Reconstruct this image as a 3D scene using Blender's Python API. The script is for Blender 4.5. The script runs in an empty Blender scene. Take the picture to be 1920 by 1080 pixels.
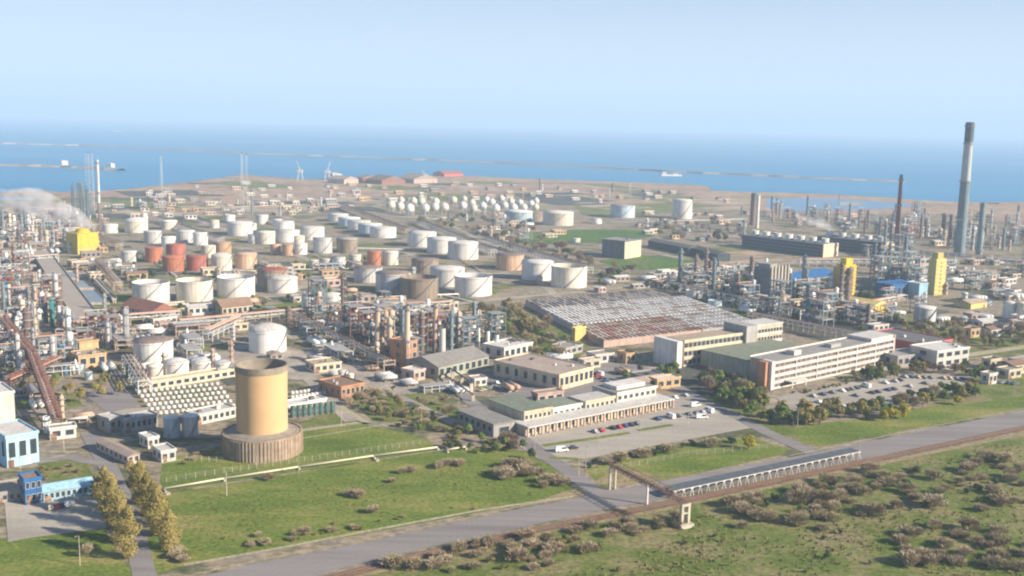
import bpy, bmesh, math, random
from mathutils import Vector, Matrix
R = math.radians
rnd = random.Random(7)
scene = bpy.context.scene
C = scene.collection
# ------------------------------------------------------------------ camera
CAM_H = 130.0; FPX = 2000.0; HORIZON = 228.0
PITCH = math.atan((540 - HORIZON) / FPX); ROLL = R(1.2)
fwd = Vector((0, math.cos(PITCH), -math.sin(PITCH)))
r0 = Vector((1, 0, 0)); u0 = Vector((0, math.sin(PITCH), math.cos(PITCH)))
cr = r0 * math.cos(ROLL) + u0 * math.sin(ROLL)
cu = -r0 * math.sin(ROLL) + u0 * math.cos(ROLL)
cam_data = bpy.data.cameras.new('camera'); cam = bpy.data.objects.new('camera', cam_data); C.objects.link(cam)
cam.matrix_world = Matrix(((cr.x, cu.x, -fwd.x, 0), (cr.y, cu.y, -fwd.y, 0), (cr.z, cu.z, -fwd.z, CAM_H), (0, 0, 0, 1)))
cam_data.sensor_width = 36; cam_data.lens = 36 * FPX / 1920
cam_data.clip_start = 1; cam_data.clip_end = 120000
scene.camera = cam
# ------------------------------------------------------------------ light
SUN_EL = 26.0
SUN_H = Vector((math.cos(R(20)), -math.sin(R(20)), 0))          # towards the sun, on the ground
sd = Vector((SUN_H.x * math.cos(R(SUN_EL)), SUN_H.y * math.cos(R(SUN_EL)), math.sin(R(SUN_EL))))
w = bpy.data.worlds.new('World'); scene.world = w; w.use_nodes = True
nt = w.node_tree; bg = nt.nodes['Background']
sky = nt.nodes.new('ShaderNodeTexSky'); sky.sky_type = 'NISHITA'; sky.sun_disc = False
sky.sun_elevation = R(SUN_EL); sky.sun_rotation = math.atan2(SUN_H.x, SUN_H.y)
sky.altitude = 130; sky.air_density = 1.0; sky.dust_density = 0.3; sky.ozone_density = 6.0
# thin milky veil over the blue: the sky seen through spring haze
veil = nt.nodes.new('ShaderNodeMix'); veil.data_type = 'RGBA'; vc = nt.nodes.new('ShaderNodeTexCoord'); vs_ = nt.nodes.new('ShaderNodeSeparateXYZ'); vr = nt.nodes.new('ShaderNodeMapRange')
vr.inputs['From Min'].default_value = 0.0; vr.inputs['From Max'].default_value = 0.2; vr.inputs['To Min'].default_value = 0.80; vr.inputs['To Max'].default_value = 0.0
nt.links.new(vc.outputs['Generated'], vs_.inputs[0]); nt.links.new(vs_.outputs[2], vr.inputs['Value']); nt.links.new(vr.outputs[0], veil.inputs[0]); veil.inputs[7].default_value = (7.2, 7.6, 8.7, 1)
nt.links.new(sky.outputs[0], veil.inputs[6]); nt.links.new(veil.outputs[2], bg.inputs[0]); bg.inputs[1].default_value = 0.056
sl = bpy.data.lights.new('sun', 'SUN'); sl.energy = 5.0; sl.angle = R(0.5); sl.color = (1.0, 0.86, 0.68)
so = bpy.data.objects.new('sun', sl); C.objects.link(so); so.rotation_euler = sd.to_track_quat('Z', 'Y').to_euler()
scene.view_settings.view_transform = 'Standard'; scene.view_settings.look = 'None'
scene.view_settings.gamma = 1; scene.view_settings.exposure = 1.14
scene.render.engine = 'CYCLES'
cy = scene.cycles
cy.max_bounces = 4; cy.diffuse_bounces = 2; cy.glossy_bounces = 2; cy.transparent_max_bounces = 6
cy.volume_bounces = 1; cy.volume_max_steps = 64; cy.use_denoising = True; cy.filter_width = 2.1
scene.render.use_persistent_data = False
# ------------------------------------------------------------------ pixel -> ground
def ray(px, py):
    return fwd * FPX + cr * (px - 960) - cu * (py - 540)
def G(px, py, z=0.0):
    d = ray(px, py); t = (z - CAM_H) / d.z
    return Vector((d.x * t, d.y * t, z))
def PX(p):
    q = Vector(p) - Vector((0, 0, CAM_H)); k = q.dot(fwd)
    return 960 + FPX * q.dot(cr) / k, 540 - FPX * q.dot(cu) / k
def mpp(px, py):                    # metres per photo pixel at the ground point
    g = G(px, py); return (g - Vector((0, 0, CAM_H))).dot(fwd) / FPX
UANG = math.atan2(179, 305)         # the street grid of the plant
U = Vector((math.cos(UANG), math.sin(UANG), 0)); V = Vector((-U.y, U.x, 0))
# ------------------------------------------------------------------ materials
_m = {}
def mat(name, rgb, rough=0.8, var=0.25, scale=0.12, metal=0.0, streak=0.0, tint=None, spec=0.3, detail=5):
    """procedural paint/stone/foliage: base colour with weathering noise, optional vertical streaks and second tint"""
    if name in _m: return _m[name]
    m = bpy.data.materials.new(name); m.use_nodes = True; n = m.node_tree; b = n.nodes['Principled BSDF']
    b.inputs['Roughness'].default_value = rough; b.inputs['Metallic'].default_value = metal
    b.inputs['Specular IOR Level'].default_value = spec
    geo = n.nodes.new('ShaderNodeNewGeometry'); oi = n.nodes.new('ShaderNodeObjectInfo')
    no = n.nodes.new('ShaderNodeTexNoise'); no.noise_dimensions = '4D'; no.inputs['Scale'].default_value = scale; no.inputs['Detail'].default_value = detail
    no.inputs['Roughness'].default_value = 0.65
    mu = n.nodes.new('ShaderNodeMath'); mu.operation = 'MULTIPLY'; mu.inputs[1].default_value = 0
    n.links.new(oi.outputs['Random'], mu.inputs[0]); n.links.new(mu.outputs[0], no.inputs['W'])
    n.links.new(geo.outputs['Position'], no.inputs['Vector'])
    cr_ = n.nodes.new('ShaderNodeValToRGB'); e = cr_.color_ramp.elements
    t2 = tint or tuple(c * (1 - var) for c in rgb)
    e[0].position = 0.35; e[0].color = (*t2, 1); e[1].position = 0.62; e[1].color = (*rgb, 1)
    n.links.new(no.outputs[0], cr_.inputs[0]); out = cr_.outputs[0]
    if streak:
        mp = n.nodes.new('ShaderNodeMapping'); mp.inputs['Scale'].default_value = (1, 1, 0.06)
        n.links.new(geo.outputs['Position'], mp.inputs['Vector'])
        s = n.nodes.new('ShaderNodeTexNoise'); s.inputs['Scale'].default_value = 0.8; s.inputs['Detail'].default_value = 4
        n.links.new(mp.outputs[0], s.inputs['Vector'])
        r = n.nodes.new('ShaderNodeValToRGB'); r.color_ramp.elements[0].position = 0.38; r.color_ramp.elements[1].position = 0.6
        k = 1 - streak; r.color_ramp.elements[0].color = (k, k * 0.95, k * 0.88, 1)
        n.links.new(s.outputs[0], r.inputs[0])
        mx = n.nodes.new('ShaderNodeMix'); mx.data_type = 'RGBA'; mx.blend_type = 'MULTIPLY'; mx.inputs[0].default_value = 1
        n.links.new(out, mx.inputs[6]); n.links.new(r.outputs[0], mx.inputs[7]); out = mx.outputs[2]
    # each copy a little lighter or darker
    hv = n.nodes.new('ShaderNodeHueSaturation'); ma = n.nodes.new('ShaderNodeMapRange'); ma.inputs['To Min'].default_value = 0.86; ma.inputs['To Max'].default_value = 1.12
    n.links.new(oi.outputs['Random'], ma.inputs['Value']); n.links.new(ma.outputs[0], hv.inputs['Value']); n.links.new(out, hv.inputs['Color'])
    n.links.new(hv.outputs[0], b.inputs['Base Color'])
    _m[name] = m; return m
def ground_mat(name, cols, scale, scale2, bump=0.0, rough=0.95, pos=None, stretch=(1, 1, 1), con=0.3):
    """ground cover: 3 or 4 colours in patches of noise, broken by a finer noise"""
    m = bpy.data.materials.new(name); m.use_nodes = True; n = m.node_tree; b = n.nodes['Principled BSDF']
    b.inputs['Roughness'].default_value = rough; b.inputs['Specular IOR Level'].default_value = 0.15
    geo = n.nodes.new('ShaderNodeNewGeometry'); mp = n.nodes.new('ShaderNodeMapping'); mp.inputs['Rotation'].default_value = (0, 0, -UANG)
    mp.inputs['Scale'].default_value = stretch
    n.links.new(geo.outputs['Position'], mp.inputs['Vector'])
    a = n.nodes.new('ShaderNodeTexNoise'); a.inputs['Scale'].default_value = scale; a.inputs['Detail'].default_value = 6; a.inputs['Roughness'].default_value = 0.7
    n.links.new(mp.outputs[0], a.inputs['Vector'])
    r = n.nodes.new('ShaderNodeValToRGB'); el = r.color_ramp.elements
    pos = pos or [0.34 + 0.32 * i / (len(cols) - 1) for i in range(len(cols))]
    while len(el) < len(cols): el.new(0.5)
    for i, c in enumerate(cols): el[i].position = pos[i]; el[i].color = (*c, 1)
    n.links.new(a.outputs[0], r.inputs[0])
    f = n.nodes.new('ShaderNodeTexNoise'); f.inputs['Scale'].default_value = scale2; f.inputs['Detail'].default_value = 4
    n.links.new(geo.outputs['Position'], f.inputs['Vector'])
    r2 = n.nodes.new('ShaderNodeValToRGB'); r2.color_ramp.elements[0].position = 0.3; r2.color_ramp.elements[0].color = (1 - con * 1.25, 1 - con * 1.25, 1 - con * 1.25, 1)
    r2.color_ramp.elements[1].position = 0.68; r2.color_ramp.elements[1].color = (1 + con * .8, 1 + con * .8, 1 + con * .8, 1)
    n.links.new(f.outputs[0], r2.inputs[0])
    mx = n.nodes.new('ShaderNodeMix'); mx.data_type = 'RGBA'; mx.blend_type = 'MULTIPLY'; mx.inputs[0].default_value = 1
    n.links.new(r.outputs[0], mx.inputs[6]); n.links.new(r2.outputs[0], mx.inputs[7])
    n.links.new(mx.outputs[2], b.inputs['Base Color'])
    if bump:
        bu = n.nodes.new('ShaderNodeBump'); bu.inputs['Strength'].default_value = 0.6; bu.inputs['Distance'].default_value = bump
        n.links.new(f.outputs[0], bu.inputs['Height']); n.links.new(bu.outputs[0], b.inputs['Normal'])
    return m
# ------------------------------------------------------------------ mesh builder
class MB:
    def __init__(s): s.v = []; s.f = []; s.mi = []; s.ms = []; s.sm = []
    def _mi(s, m):
        if m not in s.ms: s.ms.append(m)
        return s.ms.index(m)
    def add(s, vs, fs, m, smooth=False):
        o = len(s.v); s.v += [tuple(v) for v in vs]; k = s._mi(m)
        for f in fs: s.f.append(tuple(i + o for i in f)); s.mi.append(k); s.sm.append(smooth)
        return s
    def box(s, x0, y0, z0, x1, y1, z1, m):
        return s.add([(x0, y0, z0), (x1, y0, z0), (x1, y1, z0), (x0, y1, z0), (x0, y0, z1), (x1, y0, z1), (x1, y1, z1), (x0, y1, z1)],
                     [(3, 2, 1, 0), (4, 5, 6, 7), (0, 1, 5, 4), (1, 2, 6, 5), (2, 3, 7, 6), (3, 0, 4, 7)], m)
    def lathe(s, prof, m, n=16, c=(0, 0, 0), smooth=True, a0=0, capped=False):
        """prof: list of (r, z) from bottom to top, outside to the right"""
        vs = []; fs = []
        for r, z in prof:
            for i in range(n):
                a = a0 + 2 * math.pi * i / n; vs.append((c[0] + r * math.cos(a), c[1] + r * math.sin(a), c[2] + z))
        for j in range(len(prof) - 1):
            for i in range(n):
                k = (i + 1) % n; fs.append((j * n + i, j * n + k, (j + 1) * n + k, (j + 1) * n + i))
        s.add(vs, fs, m, smooth)
        if capped: s.add(vs[-n:], [tuple(range(n))], m)
        return s
    def cyl(s, r, z0, z1, m, n=12, c=(0, 0), r2=None, top=True):
        return s.lathe([(r, z0), (r if r2 is None else r2, z1)], m, n, (c[0], c[1], 0), capped=top)
    def rod(s, a, b, r, m, n=4, r2=None, caps=False):
        a = Vector(a); b = Vector(b); d = (b - a); q = d.to_track_quat('Z', 'Y').to_matrix(); r2 = r if r2 is None else r2
        vs = []
        for p, rr in ((a, r), (b, r2)):
            for i in range(n):
                t = 2 * math.pi * (i + 0.5) / n; vs.append(p + q @ Vector((rr * math.cos(t), rr * math.sin(t), 0)))
        fs = [(i, (i + 1) % n, n + (i + 1) % n, n + i) for i in range(n)]
        if caps: fs += [tuple(range(n - 1, -1, -1)), tuple(range(n, 2 * n))]
        return s.add(vs, fs, m, n > 6)
    def build(s, name, parent=None):
        me = bpy.data.meshes.new(name); me.from_pydata(s.v, [], s.f)
        for m in s.ms: me.materials.append(m)
        me.polygons.foreach_set('material_index', s.mi); me.polygons.foreach_set('use_smooth', s.sm); me.update()
        o = bpy.data.objects.new(name, me); C.objects.link(o)
        if parent: o.parent = parent
        return o
def tag(o, label, cat, group=None):
    o['label'] = label; o['category'] = cat
    if group: o['group'] = group
    return o
def empty(name, loc, rz, label, cat, group=None):
    o = bpy.data.objects.new(name, None); C.objects.link(o); o.location = loc; o.rotation_euler = (0, 0, rz)
    return tag(o, label, cat, group)
def copy_tree(o, parent=None):
    c = o.copy(); C.objects.link(c)
    if parent: c.parent = parent
    for ch in KIDS.get(o.name) or KIDS.setdefault(o.name, [x for x in o.children]): copy_tree(ch, c)
    return c
KIDS = {}
# labels that point at a thing: what it is + where it stands next to named landmarks
LANDMARKS = []
USED = {}
def where(px, py, skip=0):
    l = sorted(LANDMARKS, key=lambda t: ((t[0] - px) * 0.7) ** 2 + ((t[1] - py) * 1.6) ** 2)
    a = l[skip]
    dx = px - a[0]; dy = (py - a[1]) * 2
    if abs(dx) > abs(dy): return ('on the sunlit side of ' if dx > 0 else 'on the shaded side of ') + a[2]
    return ('in front of ' if dy > 0 else 'behind ') + a[2]
def auto(desc, px, py):
    for k in range(7):
        t = desc + ' ' + where(px, py, k)
        if len(t.split()) > 16: continue
        if t.lower() not in USED: USED[t.lower()] = 1; return t
    return desc + ' ' + where(px, py)
# ================================================================== THE SETTING
SHEETS = [0]
def sheet(name, pts, z, m, world=False, kind='structure'):
    if not world: SHEETS[0] += 1; z += 0.0006 * SHEETS[0]
    vs = [(p[0], p[1], z) if world else tuple(G(p[0], p[1], z)) for p in pts]
    me = bpy.data.meshes.new(name); bm = bmesh.new()
    f = bm.faces.new([bm.verts.new(v) for v in vs]); f.normal_update()
    if f.normal.z < 0: f.normal_flip()
    bmesh.ops.triangulate(bm, faces=[f], ngon_method='EAR_CLIP')
    bm.to_mesh(me); bm.free(); me.materials.append(m)
    o = bpy.data.objects.new(name, me); C.objects.link(o); o['kind'] = kind; return o
def strip(name, pts, width, z, m, dash=None):
    """a band of constant width along ground points given as photo pixels"""
    P = [G(*p) for p in pts]; L = []; Rr = []
    for i, p in enumerate(P):
        a = P[max(0, i - 1)]; b = P[min(len(P) - 1, i + 1)]; d = (b - a).normalized(); n_ = Vector((-d.y, d.x, 0)) * width / 2
        L.append(p + n_); Rr.append(p - n_)
    vs = [(*q.xy, z) for q in L] + [(*q.xy, z) for q in Rr]; n = len(P)
    fs = [(n + i, n + i + 1, i + 1, i) for i in range(n - 1)]
    o = MB().add(vs, fs, m).build(name); o['kind'] = 'structure'; return o
# sea
ms = bpy.data.materials.new('sea_water'); ms.use_nodes = True; n = ms.node_tree; b = n.nodes['Principled BSDF']
b.inputs['Roughness'].default_value = 0.45; b.inputs['Specular IOR Level'].default_value = 0.12
no = n.nodes.new('ShaderNodeTexNoise'); no.inputs['Scale'].default_value = 0.0012; no.inputs['Detail'].default_value = 8
g_ = n.nodes.new('ShaderNodeNewGeometry'); mp = n.nodes.new('ShaderNodeMapping'); mp.inputs['Scale'].default_value = (0.35, 1, 1)
n.links.new(g_.outputs['Position'], mp.inputs['Vector']); n.links.new(mp.outputs[0], no.inputs['Vector'])
r_ = n.nodes.new('ShaderNodeValToRGB'); r_.color_ramp.elements[0].position = 0.35; r_.color_ramp.elements[0].color = (0.03, 0.21, 0.41, 1)
r_.color_ramp.elements[1].position = 0.66; r_.color_ramp.elements[1].color = (0.05, 0.26, 0.46, 1)
n.links.new(no.outputs[0], r_.inputs[0]); n.links.new(r_.outputs[0], b.inputs['Base Color'])
n2 = n.nodes.new('ShaderNodeTexNoise'); n2.inputs['Scale'].default_value = 0.08; n2.inputs['Detail'].default_value = 5
n.links.new(g_.outputs['Position'], n2.inputs['Vector']); bu = n.nodes.new('ShaderNodeBump'); bu.inputs['Distance'].default_value = 1.0; bu.inputs['Strength'].default_value = 0.5
n.links.new(n2.outputs[0], bu.inputs['Height']); n.links.new(bu.outputs[0], b.inputs['Normal'])
sheet('sea', [(-29000, 900), (29000, 900), (29000, 29000), (-29000, 29000)], -1.5, ms, world=True)

M_ind = ground_mat('plant_ground', [(0.07, 0.09, 0.035), (0.14, 0.14, 0.08), (0.33, 0.265, 0.19), (0.22, 0.195, 0.16), (0.46, 0.385, 0.30)], 0.022, 0.35, 0, pos=[0.33, 0.43, 0.5, 0.57, 0.68], stretch=(1, 2.2, 1))
M_far = ground_mat('fallow_ground', [(0.24, 0.17, 0.13), (0.33, 0.23, 0.17), (0.40, 0.29, 0.20), (0.21, 0.18, 0.10)], 0.006, 0.05, pos=[0.33, 0.45, 0.56, 0.68], stretch=(0.5, 1, 1))
M_grass = ground_mat('field_grass', [(0.085, 0.135, 0.020), (0.135, 0.185, 0.032), (0.21, 0.22, 0.055), (0.31, 0.26, 0.12)], 0.03, 0.7, 0.25, pos=[0.33, 0.48, 0.58, 0.72], stretch=(0.6, 1.5, 1))
M_scrub = ground_mat('scrub_grass', [(0.080, 0.125, 0.022), (0.13, 0.165, 0.038), (0.22, 0.20, 0.09), (0.24, 0.20, 0.12)], 0.045, 0.6, 0.3, pos=[0.33, 0.47, 0.58, 0.7])
M_lawn = ground_mat('bright_grass', [(0.060, 0.125, 0.022), (0.085, 0.16, 0.030), (0.14, 0.17, 0.05)], 0.012, 0.2, pos=[0.35, 0.52, 0.7])
M_pale = ground_mat('pale_grass', [(0.13, 0.16, 0.06), (0.17, 0.19, 0.08), (0.2, 0.19, 0.1)], 0.008, 0.1)
M_asph = ground_mat('asphalt', [(0.19, 0.175, 0.175), (0.235, 0.22, 0.215), (0.28, 0.26, 0.25)], 0.05, 1.1, pos=[0.35, 0.5, 0.68], stretch=(0.12, 2.5, 1), con=0.07)
M_conc = ground_mat('concrete_paving', [(0.27, 0.235, 0.20), (0.36, 0.315, 0.265), (0.45, 0.395, 0.33)], 0.05, 0.9)
M_park = ground_mat('parking_asphalt', [(0.29, 0.26, 0.225), (0.36, 0.33, 0.285), (0.43, 0.39, 0.335)], 0.03, 0.8, stretch=(0.5, 1.5, 1), con=0.09)
M_path = ground_mat('pale_path', [(0.34, 0.31, 0.20), (0.42, 0.38, 0.27)], 0.1, 0.9)
M_sand = ground_mat('sandy_verge', [(0.20, 0.17, 0.09), (0.33, 0.26, 0.15), (0.13, 0.13, 0.05)], 0.08, 0.8)
M_rust = ground_mat('railway_ballast', [(0.15, 0.09, 0.06), (0.21, 0.13, 0.085), (0.17, 0.13, 0.10)], 0.1, 1.2)
M_dark = ground_mat('dark_yard', [(0.06, 0.075, 0.07), (0.09, 0.10, 0.09), (0.14, 0.13, 0.11)], 0.04, 0.6)
M_spit = ground_mat('sand_spit', [(0.34, 0.27, 0.20), (0.42, 0.34, 0.26)], 0.004, 0.02)

shore = [(-1500, 380), (-300, 368), (0, 362), (35, 357), (80, 357), (110, 360), (185, 359), (240, 354), (300, 347), (370, 339), (430, 331), (452, 327), (500, 331), (560, 335),
         (620, 337), (650, 338), (700, 334), (790, 331), (840, 327), (900, 331), (1000, 335), (1100, 339), (1200, 342), (1300, 346), (1330, 350), (1334, 357), (1400, 360), (1480, 361),
         (1600, 366), (1690, 372), (1730, 376), (1785, 378), (1850, 380), (1920, 378), (2200, 385), (3400, 400)]
gp = [G(x, y) for x, y in shore]
sheet('ground', [p.xy for p in gp] + [(4000, -600), (-4000, -600)], 0, M_ind, world=True)
# far plain between the plant and the shore
sheet('coastal_plain', [(-1500, 381.5), (0, 363), (110, 361), (240, 355), (370, 340.5), (452, 328.5), (560, 336), (650, 339), (790, 332), (840, 328.5), (1000, 336), (1200, 343), (1325, 350), (1333, 358), (1480, 362), (1600, 367), (1785, 379), (1920, 380), (3300, 403),
                        (3300, 470), (1920, 425), (1800, 402), (1560, 398), (1380, 392), (1130, 377), (1000, 366), (820, 364), (600, 372), (300, 384), (0, 392), (-1500, 430)], 0.06, M_far)
ml = bpy.data.materials.new('lagoon_water'); ml.use_nodes = True; bb = ml.node_tree.nodes['Principled BSDF']; bb.inputs['Base Color'].default_value = (0.10, 0.22, 0.36, 1); bb.inputs['Roughness'].default_value = 0.3
sheet('lagoon_water', [(1440, 371), (1560, 372), (1690, 380), (1720, 386), (1660, 392), (1580, 394), (1480, 396), (1436, 388)], 0.12, ml)
sheet('lagoon_water', [(-200, 372), (0, 369), (60, 370), (95, 376), (60, 385), (-200, 392)], 0.12, ml)
sheet('sand', [(30, 357), (85, 357), (112, 361), (90, 366), (40, 364)], 0.18, M_spit)
sheet('sand', [(1580, 379), (1620, 380), (1610, 385), (1570, 384)], 0.18, M_spit)
sheet('sand', [(1725, 375), (1790, 379), (1780, 384), (1740, 383)], 0.18, M_spit)
sheet('sand', [(1835, 388), (1920, 383), (2100, 390), (2100, 420), (1900, 418), (1850, 408)], 0.18, M_far)
# breakwater of pale rock far out at sea and the harbour mole
M_rock = mat('breakwater_rock', (0.36, 0.32, 0.29), var=0.3, scale=0.02)
def bank(name, pts, wd, h, m, label, cat):
    P = [G(*p) for p in pts]; vs = []; fs = []
    for i, p in enumerate(P):
        a = P[max(0, i - 1)]; bq = P[min(len(P) - 1, i + 1)]; d = (bq - a).normalized(); nn = Vector((-d.y, d.x, 0))
        hh = h * rnd.uniform(0.6, 1.2)
        for k, z in ((wd / 2, -1.7), (wd / 5, hh), (-wd / 5, hh), (-wd / 2, -1.7)):
            vs.append((*(p + nn * k).xy, z))
    for i in range(len(P) - 1):
        for j in range(3): fs.append((i * 4 + j, (i + 1) * 4 + j, (i + 1) * 4 + j + 1, i * 4 + j + 1))
    o = MB().add(vs, fs, m).build(name); tag(o, label, cat); return o
def dens(pts, n):
    out = []
    for a, b_ in zip(pts, pts[1:]):
        for i in range(n): out.append((a[0] + (b_[0] - a[0]) * i / n, a[1] + (b_[1] - a[1]) * i / n + rnd.uniform(-.25, .25)))
    return out + [pts[-1]]
bank('breakwater', dens([(-40, 268), (150, 273), (460, 287), (700, 296), (900, 304), (1140, 315), (1260, 322), (1500, 333), (1700, 341)], 8), 20, 4.0, M_rock, 'long pale rock breakwater running out across the open blue sea', 'breakwater')
bank('harbour_mole', dens([(-60, 309), (60, 311), (120, 313), (175, 316), (228, 319)], 6), 26, 4, M_rock, 'low rubble mole crossing the harbour water by the flare towers', 'breakwater')
# fields
sheet('field', [(312, 926), (520, 893), (815, 846), (905, 838), (985, 846), (1050, 885), (1085, 925), (1040, 934), (690, 1000), (338, 1062), (200, 1110), (280, 1005)], 0.05, M_grass)
sheet('field', [(300, 905), (305, 862), (420, 835), (560, 800), (690, 796), (800, 822), (822, 843), (520, 890), (312, 922)], 0.05, M_grass)
sheet('field', [(560, 795), (632, 762), (672, 790), (600, 808)], 0.06, M_scrub)
sheet('field', [(-60, 1015), (100, 1000), (195, 990), (250, 1080), (-200, 1120)], 0.05, M_grass)
sheet('field', [(1095, 880), (1250, 836), (1400, 818), (1480, 842), (1468, 852), (1260, 898), (1130, 912)], 0.05, M_grass)
sheet('field', [(1480, 800), (1640, 782), (1800, 750), (1950, 728), (1950, 762), (1700, 806), (1540, 838), (1500, 828)], 0.05, M_grass)
sheet('field', [(1290, 745), (1400, 728), (1440, 770), (1490, 800), (1500, 828), (1400, 800), (1330, 772)], 0.05, M_scrub)
sheet('field', [(680, 1075), (860, 1030), (1335, 936), (1623, 876), (1960, 808), (2300, 760), (2600, 1300), (400, 1500)], 0.05, M_scrub)
sheet('field', [(640, 735), (760, 722), (870, 770), (860, 810), (780, 795), (700, 790)], 0.05, M_scrub)
sheet('field', [(1700, 740), (1820, 690), (1960, 665), (1960, 735), (1800, 760)], 0.05, M_scrub)
sheet('field', [(860, 600), (990, 585), (1110, 650), (1060, 690), (960, 670)], 0.05, M_scrub)
sheet('lawn', [(965, 438), (1080, 430), (1215, 431), (1225, 444), (1130, 453), (1035, 458), (985, 456)], 0.10, M_lawn)
sheet('lawn', [(1120, 489), (1200, 478), (1300, 488), (1305, 496), (1235, 507), (1160, 503)], 0.10, M_lawn)
sheet('lawn', [(1075, 380), (1130, 370), (1250, 372), (1270, 395), (1190, 407), (1090, 402)], 0.10, M_pale)
sheet('lawn', [(1700, 590), (1880, 612), (1960, 618), (1960, 660), (1800, 672), (1700, 640)], 0.05, M_scrub)
sheet('lawn', [(340, 575), (380, 568), (400, 590), (360, 606)], 0.10, M_scrub)
sheet('lawn', [(70, 868), (160, 858), (175, 895), (90, 905)], 0.05, M_scrub)
# paving
sheet('parking_lot', [(975, 838), (990, 812), (1230, 742), (1290, 740), (1420, 800), (1300, 822), (1085, 862), (1040, 868), (1010, 860)], 0.10, M_park)
sheet('parking_lot', [(1455, 745), (1560, 722), (1700, 700), (1830, 705), (1800, 732), (1620, 765), (1540, 782), (1490, 775)], 0.10, M_park)
sheet('paved_yard', [(8, 940), (180, 928), (200, 990), (60, 1008), (15, 1016)], 0.10, M_park)
sheet('paved_yard', [(155, 735), (230, 722), (262, 760), (200, 775)], 0.10, M_asph)
sheet('paved_yard', [(560, 665), (640, 655), (800, 735), (700, 745)], 0.10, M_conc)
sheet('paved_yard', [(370, 660), (600, 655), (660, 690), (560, 712), (400, 700)], 0.08, M_conc)
sheet('paved_yard', [(880, 700), (1120, 665), (1240, 720), (1000, 775)], 0.07, M_asph)
sheet('dark_yard', [(1210, 560), (1440, 540), (1640, 560), (1700, 610), (1640, 640), (1500, 630), (1380, 580)], 0.07, M_dark)
sheet('dark_yard', [(1230, 690), (1425, 670), (1445, 735), (1300, 745)], 0.06, M_dark)
sheet('dark_yard', [(540, 605), (660, 585), (870, 640), (820, 700), (700, 690)], 0.06, M_dark)
# roads
def road(pts_u, pts_l, z, m, name='road'):
    return sheet(name, pts_u + pts_l[::-1], z, m)
road([(300, 1098), (480, 1057), (706, 1013), (964, 956), (1120, 926), (1268, 896), (1480, 858), (1718, 810), (1960, 762), (2400, 680)],
     [(560, 1090), (635, 1066), (803, 1026), (964, 992), (1120, 958), (1300, 924), (1480, 888), (1718, 840), (1960, 790), (2400, 702)], 0.12, M_asph)
strip('road_edge', [(300, 1092), (480, 1052), (706, 1009), (964, 952), (1075, 930)], 0.5, 0.16, M_path)
strip('road_edge', [(1480, 855), (1718, 806), (1960, 758)], 0.6, 0.16, M_path)
strip('path', [(345, 1060), (520, 1029), (690, 996), (900, 957), (1075, 931)], 1.6, 0.13, M_path)
sheet('verge', [(960, 953), (1080, 915), (1105, 922), (1080, 934)], 0.08, M_sand)
sheet('verge', [(1110, 905), (1160, 878), (1215, 888), (1250, 895), (1160, 912)], 0.08, M_sand)
strip('road', [(275, 1095), (262, 1040), (240, 955), (205, 880), (165, 810)], 6.5, 0.13, M_asph)
strip('road', [(1125, 930), (1060, 880), (1010, 846), (955, 806), (905, 770), (860, 735)], 7, 0.13, M_asph)
strip('road', [(1525, 850), (1440, 812), (1370, 775), (1300, 742), (1220, 700), (1150, 672)], 7, 0.13, M_asph)
strip('road', [(60, 868), (130, 858), (200, 872)], 5, 0.14, M_asph)
strip('road', [(1500, 715), (1800, 668), (1960, 645)], 7, 0.12, M_path)
strip('road', [(240, 560), (420, 530), (700, 590), (940, 560), (1120, 545), (1300, 520), (1500, 490)], 8, 0.12, M_conc)
strip('road', [(900, 560), (640, 510), (560, 480), (420, 430), (330, 400)], 8, 0.115, M_conc)
strip('road', [(1050, 560), (940, 470), (840, 420), (700, 380)], 7, 0.115, M_conc)
strip('road', [(660, 790), (560, 690), (470, 600), (400, 560)], 7, 0.11, M_conc)
strip('path', [(560, 808), (672, 793), (690, 795), (632, 760), (600, 748)], 3.5, 0.14, M_path)
strip('path', [(300, 870), (400, 850), (820, 780)], 1.0, 0.1, M_path)
strip('road', [(870, 800), (800, 770), (700, 720), (620, 680)], 6, 0.11, M_conc)
strip('road', [(1020, 437), (960, 455), (900, 470)], 6, 0.11, M_conc)
strip('road', [(1140, 512), (1400, 490), (1560, 484)], 14, 0.11, M_far)
strip('road', [(1000, 362), (1130, 372), (1420, 396)], 9, 0.12, M_path)
for k in range(3):
    strip('grass_median', [[(1018, 836), (1130, 820), (1180, 812)], [(1195, 808), (1260, 797)], [(1030, 858), (1090, 862)]][k], 3.0, 0.16, M_grass)
# railway: ballast bed, two rails
bed = strip('railway_bed', [(500, 1120), (760, 1048), (1000, 996), (1335, 929), (1623, 867), (1960, 794), (2300, 720)], 4.6, 0.30, M_rust)
M_rail = mat('rail_steel', (0.28, 0.20, 0.16), rough=0.5, metal=0.4)
rp = [G(x, y) for x, y in [(500, 1120), (760, 1048), (1000, 996), (1335, 929), (1623, 867), (1960, 794)]]
for sgn in (-1, 1):
    mb = MB()
    for a, b_ in zip(rp, rp[1:]):
        d = (b_ - a).normalized(); q = Vector((-d.y, d.x, 0)) * 0.72 * sgn
        mb.rod((*(a + q).xy, 0.42), (*(b_ + q).xy, 0.42), 0.09, M_rail)
    o = mb.build('rail'); o['kind'] = 'structure'
strip('verge', [(600, 1098), (1000, 1003), (1335, 937), (1623, 876), (1960, 803)], 2.2, 0.10, M_sand)
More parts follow.
